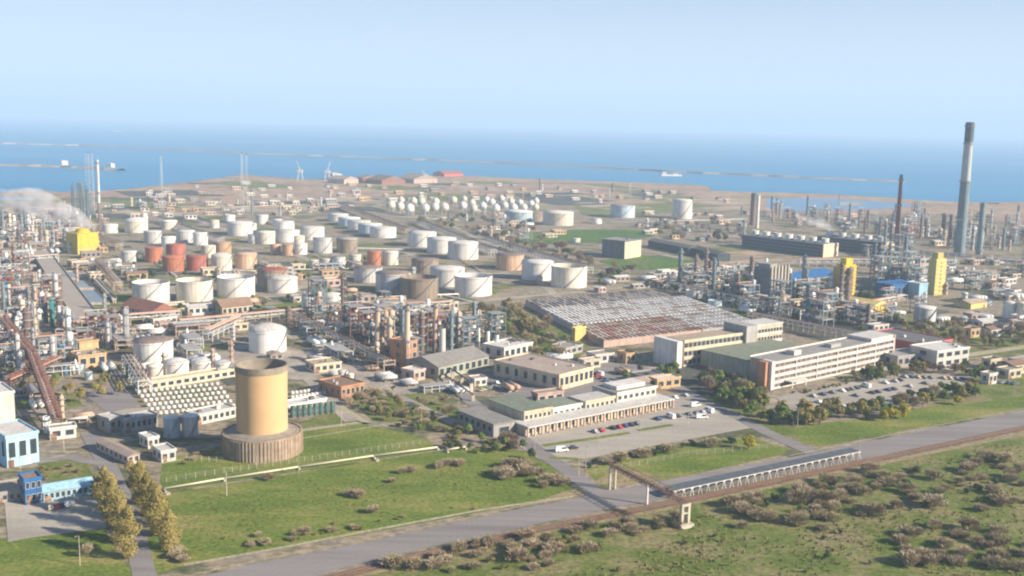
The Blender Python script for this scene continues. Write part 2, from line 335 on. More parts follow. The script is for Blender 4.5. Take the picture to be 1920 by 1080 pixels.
# ================================================================== NAMED LANDMARKS (for the labels)
LANDMARKS += [(492, 770, 'the big buff cooling tower'), (165, 455, 'the steaming yellow tower'), (1806, 400, 'the tall grey chimney'), (1683, 400, 'the rust red chimney'),
 (1560, 690, 'the long white office block'), (1320, 665, 'the white laboratory block'), (1220, 600, 'the ridged white sheds'), (1165, 465, 'the grey cube building'),
 (1587, 520, 'the paired yellow tower'), (1757, 510, 'the yellow stair tower'), (1450, 535, 'the finned tower block'), (1757, 655, 'the red walled hall'),
 (860, 690, 'the long grey green shed'), (765, 630, 'the middle concrete stack'), (905, 630, 'the four white vents'), (1050, 700, 'the pink flat roof'),
 (1010, 745, 'the green roofed canteen'), (660, 735, 'the orange pump house'), (175, 675, 'the buff control house'), (278, 575, 'the red roofed house'),
 (98, 580, 'the teal column'), (40, 830, 'the pale blue workshop'), (130, 915, 'the bright blue shed'), (288, 660, 'the brown topped tank'), (502, 640, 'the domed white tank'),
 (785, 540, 'the dark brown tank'), (886, 540, 'the clean white tank'), (1066, 520, 'the tall cream tank'), (868, 470, 'the seaward white trio'), (370, 740, 'the white vessel rows'),
 (325, 495, 'the orange tanks'), (448, 540, 'the row of pale tanks'), (860, 382, 'the white gas spheres'), (1485, 450, 'the long cooler bank'), (1615, 455, 'the shorter cooler bank'),
 (1280, 392, 'the white silo'), (1167, 397, 'the blue grey tank'), (1695, 545, 'the deep blue hall'), (1415, 390, 'the shoreside tower pair'), (1775, 420, 'the brown twin columns'),
 (458, 345, 'the twin flare masts'), (187, 360, 'the striped flare stack'), (1890, 580, 'the silver bullets'), (140, 545, 'the long concrete rack'), (640, 405, 'the receding white tanks'),
 (1643, 575, 'the yellow roofed shed'), (45, 700, 'the rusty conveyor'), (240, 420, 'the cream storage tanks'), (560, 440, 'the crowded white tanks'), (700, 485, 'the small orange tank'), (1600, 320, 'the breakwater')]
# ================================================================== MATERIALS
def tank_mat(k):
    T = {'white': ((0.80, 0.79, 0.77), 0.18), 'cream': ((0.76, 0.71, 0.62), 0.22), 'grey': ((0.60, 0.61, 0.62), 0.28), 'orange': ((0.54, 0.20, 0.11), 0.35), 'red': ((0.42, 0.14, 0.10), 0.35),
         'tan': ((0.58, 0.38, 0.25), 0.35), 'brown': ((0.34, 0.28, 0.22), 0.35), 'brownroof': ((0.30, 0.22, 0.19), 0.3), 'greyroof': ((0.42, 0.40, 0.39), 0.3), 'whiteroof': ((0.72, 0.70, 0.67), 0.25),
         'paleblue': ((0.50, 0.62, 0.72), 0.2), 'peach': ((0.72, 0.48, 0.34), 0.3)}
    c, s = T[k]
    return mat('tank_' + k, tuple(q * .95 for q in c), rough=0.55, var=0.14, scale=0.15, streak=s)
M_steel = mat('grey_steel', (0.30, 0.31, 0.32), rough=0.5, metal=0.3)
M_darksteel = mat('dark_steel', (0.09, 0.11, 0.13), rough=0.6)
M_glass = bpy.data.materials.new('window_glass'); M_glass.use_nodes = True
M_glass.node_tree.nodes['Principled BSDF'].inputs['Base Color'].default_value = (0.035, 0.05, 0.065, 1); M_glass.node_tree.nodes['Principled BSDF'].inputs['Roughness'].default_value = 0.12
# ================================================================== TANKS
def tank(px, pb, wp, hp, col, desc, roof='cone', rcol=None, group=None, name='storage_tank', rel=True, full=None):
    """px, pb: photo pixel of the foot of the near wall; wp, hp: width and wall height in photo pixels"""
    k = mpp(px, pb); r = wp * k / 2; h = hp * k; g = G(px, pb); d = Vector((g.x, g.y, 0)).normalized(); c = g + d * r
    lab = full or (auto(desc, px, pb - hp / 2))
    t = empty(name, c, math.atan2(d.y, d.x), lab, 'tank', group or 'storage tanks of the refinery')
    m = tank_mat(col); rm = tank_mat(rcol or ('whiteroof' if col == 'white' else col)); n = 40 if wp > 40 else 26
    s = MB(); s.lathe([(r, 0), (r, h * 0.33), (r, h * 0.66), (r, h)], m, n)
    s.lathe([(r, h * 0.93), (r + 0.35, h * 0.93), (r + 0.35, h * 0.95), (r, h * 0.95)], m, n)
    s.lathe([(r + 0.02, 0.01), (r + 0.5, 0.01), (r + 0.5, 0.25), (r + 0.01, 0.25)], M_steel, n)
    s.build('shell', t)
    if roof == 'cone': MB().lathe([(r + 0.12, h - 0.1), (r + 0.12, h + 0.15), (r * 0.5, h + r * 0.075), (0.25, h + r * 0.13)], rm, n).build('roof', t)
    elif roof == 'dome': MB().lathe([(r + 0.12, h - 0.1), (r + 0.12, h + 0.1), (r * 0.8, h + r * 0.13), (r * 0.5, h + r * 0.24), (r * 0.2, h + r * 0.30), (0.1, h + r * 0.31)], rm, n).build('roof', t)
    else:
        f = MB(); f.lathe([(r - 0.15, h), (r - 0.15, h * 0.72)], m, n); f.lathe([(r + 0.15, h - 0.01), (r + 0.15, h + 0.12), (r - 0.2, h + 0.12), (r - 0.2, h - 0.01)], m, n); f.build('rim', t)
        MB().lathe([(r - 0.2, h * 0.78), (r - 1.2, h * 0.8), (r * 0.6, h * 0.79), (0.1, h * 0.79)], rm, n, smooth=False).build('floating_roof', t)
    # spiral stair with handrail on the near, sunny side
    st = MB(); N = 12; a0 = R(rnd.choice([170, 200, 150])); sw = R(62 if wp > 40 else 80)
    for i in range(N):
        a = a0 + sw * i / N; b_ = a0 + sw * (i + 1) / N; z = h * i / N; z2 = h * (i + 1) / N
        p = [((r + q) * math.cos(x), (r + q) * math.sin(x), zz) for q, x, zz in ((0.1, a, z), (0.95, a, z), (0.95, b_, z2), (0.1, b_, z2))]
        st.add(p + [(x, y, zz + 0.3) for x, y, zz in p], [(0, 3, 2, 1), (4, 5, 6, 7), (1, 2, 6, 5), (0, 1, 5, 4), (2, 3, 7, 6)], M_steel)
        st.rod((p[1][0], p[1][1], z + 0.3), (p[1][0], p[1][1], z + 1.3), 0.05, M_steel)
    st.build('stair', t)
    if wp > 30:
        ra = MB(); q = r - 0.1
        for i in range(n):
            a = 2 * math.pi * i / n; b_ = 2 * math.pi * (i + 1) / n
            ra.rod((q * math.cos(a), q * math.sin(a), h), (q * math.cos(a), q * math.sin(a), h + 1.1), 0.05, M_steel, 3)
            ra.rod((q * math.cos(a), q * math.sin(a), h + 1.1), (q * math.cos(b_), q * math.sin(b_), h + 1.1), 0.05, M_steel, 3)
        ra.build('railing', t)
    return t
W = 'white'
TANKS = [
 # px, foot, width, height, colour, description, roof, roof colour
 (206, 438, 29, 16, W, 'small squat white tank', 'cone'), (256, 437, 42, 22, 'cream', 'cream tank with rounded top', 'dome', W), (271, 411, 12, 10, W, 'tiny bright white tank', 'dome'),
 (287, 457, 33, 22, 'grey', 'pale grey tank with flat roof', 'cone', 'whiteroof'), (317, 431, 30, 16, 'cream', 'low cream tank', 'cone', W), (316, 463, 26, 18, W, 'white tank with short wall', 'cone'),
 (348, 456, 34, 22, 'grey', 'broad light grey tank', 'cone', 'whiteroof'), (376, 461, 27, 23, W, 'bright white upright tank', 'cone'), (391, 484, 27, 22, 'cream', 'cream upright tank', 'cone'),
 (402, 428, 18, 14, 'cream', 'little cream tank', 'cone'), (430, 417, 22, 13, W, 'low white tank', 'cone'), (450, 443, 48, 24, W, 'broad white tank with smooth wall', 'cone'), (478, 457, 26, 16, W, 'short white tank', 'cone'),
 (289, 493, 32, 27, 'orange', 'orange red tank shaded on one side', 'cone'), (330, 488, 36, 28, 'red', 'dark red tank half hidden by others', 'cone'), (325, 513, 40, 30, 'orange', 'orange tank nearest the road', 'cone'),
 (370, 509, 40, 27, 'red', 'brick red tank', 'cone'), (417, 478, 34, 22, 'tan', 'tan tank with brownish roof', 'cone'), (416, 509, 38, 28, 'cream', 'cream upright tank with domed top', 'dome'),
 (461, 505, 41, 28, 'peach', 'peach coloured tank', 'cone'), (243, 492, 30, 19, 'grey', 'small grey tank', 'cone'),
 (491, 421, 24, 17, W, 'white tank standing alone', 'cone'), (533, 437, 38, 20, W, 'white tank of middling size', 'cone'), (540, 455, 45, 21, W, 'wide white tank with pale roof', 'cone'),
 (498, 458, 36, 22, 'cream', 'off white tank', 'cone', W), (585, 451, 46, 23, W, 'large smooth white tank', 'cone'), (605, 476, 36, 28, 'grey', 'upright grey tank', 'cone'),
 (651, 475, 40, 26, 'brown', 'dull grey brown tank', 'cone', 'greyroof'), (517, 478, 20, 18, 'peach', 'small peach tank', 'cone'), (539, 480, 20, 20, 'tan', 'small tan tank', 'cone'), (564, 478, 24, 20, W, 'small white tank with blue shadow', 'cone'),
 (520, 422, 20, 10, W, 'low white tank', 'cone'), (612, 503, 21, 16, W, 'stubby white tank', 'cone'), (637, 504, 23, 20, W, 'stubby bright tank', 'cone'), (666, 498, 22, 19, 'cream', 'stubby cream tank', 'cone'),
 (589, 503, 18, 14, 'cream', 'stubby off white tank', 'cone'), (702, 498, 27, 25, 'orange', 'orange upright tank', 'cone'), (732, 498, 29, 25, 'cream', 'cream upright tank', 'cone'),
 (634, 416, 40, 13, W, 'farthest low white tank of a receding row', 'cone'), (655, 424, 42, 14, 'paleblue', 'pale bluish low tank of a receding row', 'cone', W), (673, 431, 44, 15, W, 'low wide white tank of a receding row', 'cone'),
 (694, 438, 46, 16, 'paleblue', 'bluish white low tank', 'cone', W), (718, 447, 50, 18, W, 'nearest wide white tank of a receding row', 'cone'),
 (791, 464, 54, 26, W, 'farthest of three big white tanks', 'cone'), (828, 476, 56, 27, W, 'middle of three big white tanks', 'cone'), (868, 488, 58, 31, W, 'nearest of three big white tanks', 'cone'),
 (956, 508, 54, 28, 'peach', 'pinkish tan tank with pale stripe', 'cone', 'brownroof'),
 (690, 531, 54, 27, 'grey', 'grey tank with brownish roof', 'cone', 'brownroof'), (737, 551, 66, 36, 'grey', 'large blue grey tank with dark roof', 'cone', 'brownroof'), (797, 515, 52, 26, 'brown', 'tall brownish tank', 'cone', 'brownroof'),
 (838, 539, 66, 33, W, 'big white tank with smooth roof', 'cone'), (786, 562, 72, 38, 'brown', 'dark brown open topped tank', 'float', 'brownroof'), (887, 557, 71, 36, W, 'clean white open topped tank', 'float', 'whiteroof'),
 (1007, 527, 60, 34, W, 'white tank with faint pink roof', 'cone'), (1066, 541, 68, 39, 'cream', 'tall cream white tank with flat top', 'float', 'whiteroof'),
 (284, 570, 68, 37, W, 'white open topped tank with bluish shade', 'float', 'brownroof'), (365, 567, 68, 38, 'cream', 'pale cream tank with stained wall', 'float', 'greyroof'), (443, 559, 70, 36, W, 'white tank with rust marked wall', 'float', 'greyroof'),
 (512, 546, 58, 38, 'brown', 'brown red topped tank', 'cone', 'red'), (530, 551, 56, 28, W, 'white tank in front of a brown one', 'cone'),
 (582, 585, 33, 26, W, 'small bright white tank', 'cone'), (624, 582, 42, 25, W, 'small white tank with curved roof', 'dome'),
 (288, 683, 73, 40, W, 'white tank with brown roof', 'cone', 'brownroof'), (502, 664, 70, 42, W, 'white domed tank beside the tan yard', 'dome', 'whiteroof'),
 (291, 713, 30, 26, 'cream', 'small cream vessel tank', 'dome'), (331, 710, 46, 28, W, 'small white tank with raised dome', 'dome'), (378, 706, 34, 24, W, 'small white tank in a row', 'dome'), (417, 703, 34, 20, 'grey', 'small greyish tank in a row', 'dome'),
 (1167, 409, 46, 22, 'paleblue', 'blue grey tank by the pale meadow', 'cone', 'greyroof'), (1278, 411, 38, 35, W, 'tall white silo', 'cone'), (972, 418, 54, 20, 'paleblue', 'pale teal white tank', 'cone', W), (1046, 424, 58, 24, 'cream', 'cream tank beside the dark tank', 'cone'),
 (1002, 415, 34, 16, 'brown', 'dark brown tank', 'cone'), (560, 455, 22, 12, 'cream', 'half hidden cream tank', 'cone'), (470, 432, 22, 12, W, 'half hidden white tank', 'cone'),
 (1118, 420, 20, 9, W, 'flat little white tank', 'cone'), (1080, 455, 16, 7, W, 'tiny low white tank', 'cone'), (1300, 560, 30, 14, 'grey', 'low grey basin tank', 'float', 'greyroof'),
 (1340, 575, 26, 10, 'paleblue', 'low pale basin tank', 'float', 'paleblue'), (1732, 612, 40, 34, 'grey', 'grey tank with square cap', 'cone', W), (1890, 598, 22, 30, W, 'upright white silo pair member', 'dome'), (1914, 601, 20, 32, 'cream', 'upright cream silo pair member', 'dome'),
 (1848, 573, 20, 8, 'paleblue', 'tiny pale basin tank', 'float', 'paleblue'), (323, 822, 30, 38, 'paleblue', 'upright pale blue silo', 'cone', W), (357, 820, 30, 38, 'grey', 'upright grey silo', 'cone', W),
 (642, 722, 16, 26, W, 'slim white silo', 'dome'), (657, 724, 13, 22, 'cream', 'slim cream silo', 'dome'), (150, 700, 14, 14, 'paleblue', 'tiny pale tank', 'cone'), (166, 713, 14, 14, 'paleblue', 'tiny pale green tank', 'cone'),
]
for t in TANKS:
    tank(*t[:6], roof=t[6], rcol=t[7] if len(t) > 7 else None)
# gas spheres on legs
def sphere(px, pb, wp, desc):
    k = mpp(px, pb); r = wp * k / 2; g = G(px, pb); zc = r + 3.2
    t = empty('gas_sphere', g, rnd.uniform(0, 3), auto(desc, px, pb - wp), 'gas tank', 'white gas spheres by the meadow')
    prof = [(max(0.05, r * math.cos(R(a))), zc + r * math.sin(R(a))) for a in range(-90, 91, 15)]
    MB().lathe(prof, tank_mat('cream' if rnd.random() < .45 else W), 16).build('shell', t)
    for i in range(6):
        a = i * math.pi / 3
        MB().rod((r * 0.95 * math.cos(a), r * 0.95 * math.sin(a), 0), (r * 0.95 * math.cos(a), r * 0.95 * math.sin(a), zc), 0.35, tank_mat('grey'), 5).build('leg', t)
    MB().box(-1.5, -1.5, zc + r - .1, 1.5, 1.5, zc + r + 0.9, tank_mat('grey')).build('top_platform', t)
for i, (x, y, wp_) in enumerate([(733, 397, 17), (750, 400, 17), (768, 404, 18), (790, 390, 16), (797, 403, 17), (815, 401, 17), (833, 401, 17), (752, 387, 14), (775, 388, 14), (817, 389, 14), (850, 386, 14),
    (868, 397, 15), (885, 392, 14), (888, 403, 15), (905, 398, 15), (922, 390, 14), (930, 402, 15), (946, 396, 14), (958, 388, 13), (963, 401, 15), (975, 391, 13), (982, 400, 14), (996, 393, 13), (1005, 387, 12), (912, 384, 12), (940, 382, 12), (870, 383, 12), (1004, 399, 13)]):
    sphere(x, y, wp_, ['white gas sphere on legs', 'cream gas sphere on legs', 'round white pressure tank', 'ball shaped gas tank'][i % 4])
# ------------------------------------------------------------------ the big cooling tower
def big_tower():
    px, pb = 493, 868; k = mpp(px, pb); g = G(px, pb); d = Vector((g.x, g.y, 0)).normalized()
    R1 = 152 * k / 2; c = g + d * R1; rt = 97 * k / 2; kk = k * (1 + R1 / g.length)
    HB = 41 * k; HT = 173 * k
    mt = mat('tower_buff', (0.60, 0.39, 0.21), rough=0.9, var=0.10, scale=0.12, streak=0.0)
    mrim = mat('tower_rim_concrete', (0.30, 0.26, 0.21), var=0.3, scale=0.3); min_ = mat('tower_inside', (0.30, 0.26, 0.21), var=0.3)
    mb_ = mat('basin_concrete', (0.46, 0.36, 0.28), rough=0.9, var=0.3, scale=0.3, streak=0.22)
    t = empty('cooling_tower', c, math.atan2(d.y, d.x), 'big buff round cooling tower on its brown ringed base beside the green field', 'cooling tower')
    z0 = HB - 1.0
    prof = [(rt * 1.0, z0), (rt * 0.995, z0 + (HT - z0) * 0.5), (rt * 1.01, HT - 2.6)]
    MB().lathe(prof, mt, 64).build('shell', t)
    MB().lathe([(rt * 1.01, HT - 2.6), (rt * 1.035, HT - 2.4), (rt * 1.04, HT), (rt * 0.97, HT), (rt * 0.97, HT - 2.5)], mrim, 64, smooth=False).build('rim', t)
    MB().lathe([(rt * 0.965, HT - 2.0), (rt * 0.95, HT - 9), (rt * 0.95, z0)], min_, 64).build('inner_lining', t)
    MB().lathe([(rt * 0.95, HT - 9.0), (0.1, HT - 9.0)], M_darksteel, 48).build('drift_eliminator', t)
    b_ = MB(); b_.lathe([(R1, 0), (R1, HB), (R1 - 0.6, HB), (R1 - 0.6, HB - 0.5)], mb_, 72, smooth=False)
    for i in range(72):
        a = 2 * math.pi * (i + .5) / 72; ca, sa = math.cos(a), math.sin(a)
        b_.rod(((R1 + .05) * ca, (R1 + .05) * sa, 0.0), ((R1 + .05) * ca, (R1 + .05) * sa, HB - 0.3), 0.32, mb_, 4)
    b_.build('basin_wall', t)
    MB().lathe([(R1 - 0.55, HB - 0.45), (rt * 0.99, HB + 0.9)], mrim, 64, smooth=False).build('basin_roof', t)
    ra = MB(); q = R1 - 0.3
    for i in range(72):
        a = 2 * math.pi * i / 72; b2 = a + 2 * math.pi / 72
        ra.rod((q * math.cos(a), q * math.sin(a), HB), (q * math.cos(a), q * math.sin(a), HB + 1.1), 0.07, mrim, 4)
        ra.rod((q * math.cos(a), q * math.sin(a), HB + 1.1), (q * math.cos(b2), q * math.sin(b2), HB + 1.1), 0.07, mrim, 4)
    ra.build('railing', t)
    ld = MB()
    for s_ in (-.35, .35): ld.rod((-rt * 1.0 - .35, s_ , HB), (-rt * 1.02 - .35, s_, HT), 0.06, mt, 4)
    for i in range(60): ld.rod((-rt * 1.01 - .35, -.35, HB + i * (HT - HB) / 60), (-rt * 1.01 - .35, .35, HB + i * (HT - HB) / 60), 0.04, mt, 3)
    ld.build('ladder', t).rotation_euler = (0, 0, R(-70))
big_tower()
# ================================================================== BUILDINGS
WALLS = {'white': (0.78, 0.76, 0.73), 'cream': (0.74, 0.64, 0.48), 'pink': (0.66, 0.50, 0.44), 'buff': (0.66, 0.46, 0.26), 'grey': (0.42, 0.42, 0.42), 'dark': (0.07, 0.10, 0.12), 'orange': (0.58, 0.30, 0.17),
         'red': (0.62, 0.16, 0.14), 'yellow': (0.74, 0.56, 0.07), 'paleyellow': (0.74, 0.62, 0.24), 'blue': (0.03, 0.16, 0.42), 'skyblue': (0.42, 0.70, 0.86), 'brown': (0.30, 0.17, 0.11), 'green': (0.22, 0.34, 0.24),
         'roofgrey': (0.36, 0.35, 0.34), 'roofdark': (0.16, 0.16, 0.17), 'roofpink': (0.46, 0.38, 0.33), 'roofgreen': (0.27, 0.31, 0.24), 'roofred': (0.36, 0.17, 0.13), 'roofwhite': (0.72, 0.71, 0.69), 'roofbrown': (0.33, 0.22, 0.16),
         'teal': (0.03, 0.34, 0.34), 'slate': (0.20, 0.24, 0.28), 'tanroof': (0.52, 0.43, 0.32), 'greygreen': (0.44, 0.46, 0.38)}
def wm(k): return mat('wall_' + k, tuple(q * .85 for q in WALLS[k]), rough=0.8, var=0.16, scale=0.2, streak=0.16)
_wmesh = {}
def window_obj(wd, hg, parent, x, y, z, rz=0.0, name='window', m=None):
    key = (round(wd, 2), round(hg, 2), name, m.name if m else '')
    if key not in _wmesh:
        f = wm('white')
        b_ = MB(); b_.box(-wd / 2, -0.02, 0, wd / 2, 0.1, hg, m or M_glass)
        t = 0.09
        for a in ((-wd / 2 - t, -0.08, -t, wd / 2 + t, 0.08, 0), (-wd / 2 - t, -0.08, hg, wd / 2 + t, 0.08, hg + t), (-wd / 2 - t, -0.08, 0, -wd / 2, 0.08, hg), (wd / 2, -0.08, 0, wd / 2 + t, 0.08, hg)):
            if name == 'window': b_.box(*a, f)
        o = b_.build(name); _wmesh[key] = o.data
    else:
        o = bpy.data.objects.new(name, _wmesh[key]); C.objects.link(o)
    o.parent = parent; o.location = (x, y, z); o.rotation_euler = (0, 0, rz)
    return o
def frame_of(pA, pB):
    a = G(*pA); b_ = G(*pB); d = b_ - a
    return a, math.atan2(d.y, d.x), d.length
def building(name, desc, cat, pA, pB, depth, h, wall='white', roof='roofgrey', floors=1, bays=0, style='flat', full=None, group=None, wh=None, door=True, units=True, fascia=None, sidewin=True, ww=None):
    a, rz, L = frame_of(pA, pB)
    lab = full or auto(desc, (pA[0] + pB[0]) / 2, (pA[1] + pB[1]) / 2 - 8)
    t = empty(name, a, rz, lab, cat, group); mw = wm(wall); mr = wm(roof)
    b_ = MB(); b_.box(0, 0, -0.3, L, depth, h, mw); b_.build('wall', t)
    if style == 'flat':
        r = MB(); r.box(-0.25, -0.25, h, L + 0.25, depth + 0.25, h + 0.25, mr)
        mf = wm(fascia) if fascia else mw
        for q in ((-0.3, -0.3, L + 0.3, 0.1), (-0.3, depth - 0.1, L + 0.3, depth + 0.3), (-0.3, 0.1, 0.1, depth - 0.1), (L - 0.1, 0.1, L + 0.3, depth - 0.1)):
            r.box(q[0], q[1], h - 0.3, q[2], q[3], h + 0.8, mf)
        ro = r.build('roof', t)
    else:
        e = 0.6; hh = min(depth, L) * (0.16 if style == 'low' else 0.28); r = MB()
        if L >= depth:
            r.add([(-e, -e, h), (L + e, -e, h), (L + e, depth / 2, h + hh), (-e, depth / 2, h + hh), (-e, depth + e, h), (L + e, depth + e, h)], [(0, 1, 2, 3), (3, 2, 5, 4), (0, 3, 4), (1, 5, 2), (0, 4, 5, 1)], mr)
        else:
            r.add([(-e, -e, h), (-e, depth + e, h), (L / 2, depth + e, h + hh), (L / 2, -e, h + hh), (L + e, -e, h), (L + e, depth + e, h)], [(0, 3, 2, 1), (3, 4, 5, 2), (0, 4, 3), (1, 2, 5), (0, 1, 5, 4)], mr)
        ro = r.build('roof', t)
    if units and style == 'flat' and L > 12:
        for i in range(max(2, int(L * depth / 260))):
            x = rnd.uniform(1.5, L - 4); y = rnd.uniform(1.5, max(2, depth - 4)); s_ = rnd.uniform(0.8, 2.2)
            u = MB(); u.box(x, y, h + 0.25, x + s_, y + s_ * 0.8, h + 0.25 + rnd.uniform(0.7, 1.6), wm(rnd.choice(['grey', 'white', 'roofdark']))); u.build('roof_unit', ro)
    if bays:
        fh = h / floors; hg = wh or fh * 0.5; wd = ww or L / bays * 0.62
        for f in range(floors):
            for i in range(bays):
                window_obj(wd, hg, t, L * (i + 0.5) / bays, -0.04, f * fh + fh * 0.32)
        if sidewin:
            nb = max(1, int(depth / (L / bays) / 1.5)); nb = min(nb, 8)
            for f in range(floors):
                for i in range(nb): window_obj(min(wd, depth / nb * 0.6), hg, t, -0.04, depth * (i + 0.5) / nb, f * fh + fh * 0.32, -math.pi / 2)
    if door: window_obj(min(2.2, L / 4), min(2.8, h * .6), t, L * 0.82 if bays == 0 else 1.4, -0.05, 0, name='door', m=wm('brown'))
    return t, L
B = building
M_curt = mat('curtained_glass', (0.20, 0.15, 0.14), rough=0.35, var=0.6, scale=0.5)
# office block (long white, four storeys of ribbon windows)
def office():
    a, rz, L = frame_of((1449, 730), (1672, 679)); h = 13.6; D = 15
    t = empty('office_block', a, rz, 'long white four storey office block with ribbon windows above the car park', 'office building')
    mw = wm('white'); mp_ = wm('pink'); k = 4; fh = h / k
    MB().box(0.3, 0.3, -0.3, L - 0.3, D, h, mp_).build('wall', t)
    for f in range(k + 1):
        z = f * fh
        MB().box(-0.1, -0.35, z - (0.0 if f == 0 else 0.75), L + 0.1, 0.35, z + (0.75 if f < k else 0.5), mw).build('floor_band', t)
    nb = 24
    for f in range(k):
        for i in range(nb): window_obj(L / nb * 0.86, fh - 1.75, t, L * (i + 0.5) / nb, 0.22, f * fh + 0.85, m=M_curt)
    for i in range(0, nb + 1, 4):
        MB().box(L * i / nb - 0.3, -0.45, 0, L * i / nb + 0.3, 0.3, h + 0.2, mw).build('pier', t)
    r = MB().box(0, 0.35, h, L * 0.80, D + 0.2, h + 0.3, wm('roofgrey')).box(0, D, h, L, D + 0.4, h + 1.0, mw).build('roof', t)
    MB().box(L * 0.2, 4, h + 0.3, L * 0.2 + 6, 9, h + 2.6, wm('roofwhite')).build('roof_unit', r)
    MB().box(L * 0.5, 4, h + 0.3, L * 0.5 + 9, 8, h + 2.2, wm('grey')).build('roof_unit', r)
    MB().box(L * 0.8, 0.36, h, L + 0.4, D + 0.6, h + 2.2, mw).build('stair_tower', t)
    MB().box(L + 0.45, -0.2, 0, L + 1.8, D, h + 2.2, wm('pink')).build('end_wall', t)
    MB().box(-2.6, -0.6, 0, -0.15, 5, h + 1.0, mw).build('end_pylon', t)
    MB().box(-5.2, 1.2, 0, -2.65, 6, h + 0.6, wm('orange')).build('stair_tower', t)
    MB().box(L * 0.08, -5, 3.2, L * 0.2, -0.5, 3.6, mw).box(L * .085, -4.8, 0, L * .09, -4.5, 3.2, mw).box(L * .19, -4.8, 0, L * .195, -4.5, 3.2, mw).build('canopy', t)
    # rear wing with green grey roof
    MB().box(L * 0.1, D + 0.5, -0.3, L * 0.62, D + 42, 8.5, wm('greygreen')).build('rear_wing', t)
    MB().box(L * 0.1 - .3, D + 0.6, 8.5, L * 0.62 + .3, D + 42.3, 8.9, wm('roofgreen')).build('rear_roof', t)
office()
def lab():
    a, rz, L = frame_of((1281, 688), (1392, 671)); h = 14.0; D = 14; mw = wm('white')
    t = empty('laboratory_block', a, rz, 'white three storey laboratory block with a bridge wing on orange legs', 'office building')
    MB().box(0, 0.3, -0.3, L, D, h, wm('cream')).build('wall', t); k = 3; fh = h / k; nb = 14
    for f in range(k + 1): MB().box(-0.1, -0.3, f * fh - (0 if f == 0 else .7), L, 0.35, f * fh + (.9 if f < k else .8), wm('cream')).build('floor_band', t)
    for f in range(k):
        for i in range(nb): window_obj(L / nb * 0.8, fh - 2.3, t, L * (i + .5) / nb, 0.2, f * fh + 1.15)
    MB().box(0, .36, h, L, D, h + .35, wm('tanroof')).build('roof', t)
    MB().box(-2.6, 0, 0, -0.1, D, h - .5, wm('brown')).build('recess_wall', t)
    MB().box(-6.5, -1.5, 0, -2.7, D + 3, h + 0.8, mw).build('end_pylon', t)
    MB().box(L + .1, -2, 0, L + 9, D + 2, h + 4.5, wm('grey')).build('stair_tower', t)
    MB().box(L + 9.1, 0, 6.5, L + 32, D, h + 3.2, wm('cream')).build('bridge_wing', t)
    for f in range(2):
        MB().box(L + 9.15, -0.3, 7.0 + f * 4.6, L + 32.2, 0.1, 8.4 + f * 4.6, mw).build('floor_band', t)
        for i in range(9): window_obj(1.8, 1.9, t, L + 10.6 + i * 2.5, -0.06, 8.6 + f * 4.6)
    MB().box(L + 9, -.4, h + 3.2, L + 32.3, D + .3, h + 3.9, mw).build('bridge_roof', t)
    for x in (14, 22, 30): MB().box(L + x, 1, 0, L + x + 1.6, 4, 6.5, wm('orange')).build('leg', t)
lab()
# canteen / gate house: long cream arcade in front of the car park with stepped blocks behind
def canteen():
    a, rz, L = frame_of((990, 820), (1262, 765)); mw = wm('cream')
    t = empty('canteen_building', a, rz, 'low cream arcaded canteen with stepped blocks and green roofs facing the car park', 'building')
    h = 4.0; D = 11
    MB().box(0, 1.6, -.3, L, D, h, mw).build('wall', t)
    MB().box(-.4, -.6, h, L + .4, D, h + .55, wm('roofwhite')).build('roof', t)
    nc = 22
    for i in range(nc + 1): MB().box(L * i / nc - .35, -.2, 0, L * i / nc + .35, .5, h, wm('pink')).build('column', t)
    for i in range(nc):
        if i % 5 != 2: window_obj(L / nc * .6, 2.0, t, L * (i + .5) / nc, 1.5, 1.0, m=M_glass)
    for (x0, x1, y0, y1, hh, wl, rf, nb) in ((4, L * .22, 8, 34, 8.0, 'cream', 'roofgreen', 6), (L * .25, L * .44, 10, 24, 6.6, 'white', 'roofgreen', 5), (L * .46, L * .66, 9, 20, 7.4, 'cream', 'roofwhite', 6), (L * .68, L * .97, 9, 26, 8.6, 'white', 'roofgrey', 7)):
        MB().box(x0, y0, 0, x1, y1, hh, wm(wl)).build('upper_wall', t)
        MB().box(x0 - .4, y0 - .4, hh, x1 + .4, y1 + .4, hh + .3, wm(rf)).box(x0 - .45, y0 - .5, hh - .5, x1 + .45, y0 - .1, hh + .75, wm(wl)).build('upper_roof', t)
        for i in range(nb): window_obj((x1 - x0) / nb * .55, 1.7, t, x0 + (x1 - x0) * (i + .5) / nb, y0 - .06, hh - 3.0)
    MB().box(L * .72, 13, 8.7, L * .93, 22, 10.6, wm('white')).build('roof_block', t)
    # shaded side wing running away from the road
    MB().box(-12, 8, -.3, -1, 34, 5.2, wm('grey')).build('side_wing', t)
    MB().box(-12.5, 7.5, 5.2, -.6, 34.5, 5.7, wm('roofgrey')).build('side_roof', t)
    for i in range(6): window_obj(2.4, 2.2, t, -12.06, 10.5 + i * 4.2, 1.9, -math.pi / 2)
    window_obj(5, 3.2, t, -6.5, 7.94, .5)
canteen()
B('flat_roofed_hall', '', 'building', (1048, 733), (1112, 716), 44, 7.5, 'cream', 'roofpink', 1, 7, full='flat roofed hall with pinkish roof behind the green canteen')
B('long_shed', '', 'shed', (822, 712), (916, 690), 24, 6.5, 'greygreen', 'roofgrey', 1, 8, style='low', full='long grey green shed at the foot of the concrete stacks')
B('white_workshop', '', 'building', (945, 676), (998, 664), 16, 6.5, 'white', 'roofwhite', 1, 5, full='white walled workshop beside the four thin vents')
B('low_shed', 'low grey shed', 'shed', (1060, 668), (1092, 660), 12, 4, 'grey', 'roofgrey', 1, 3)
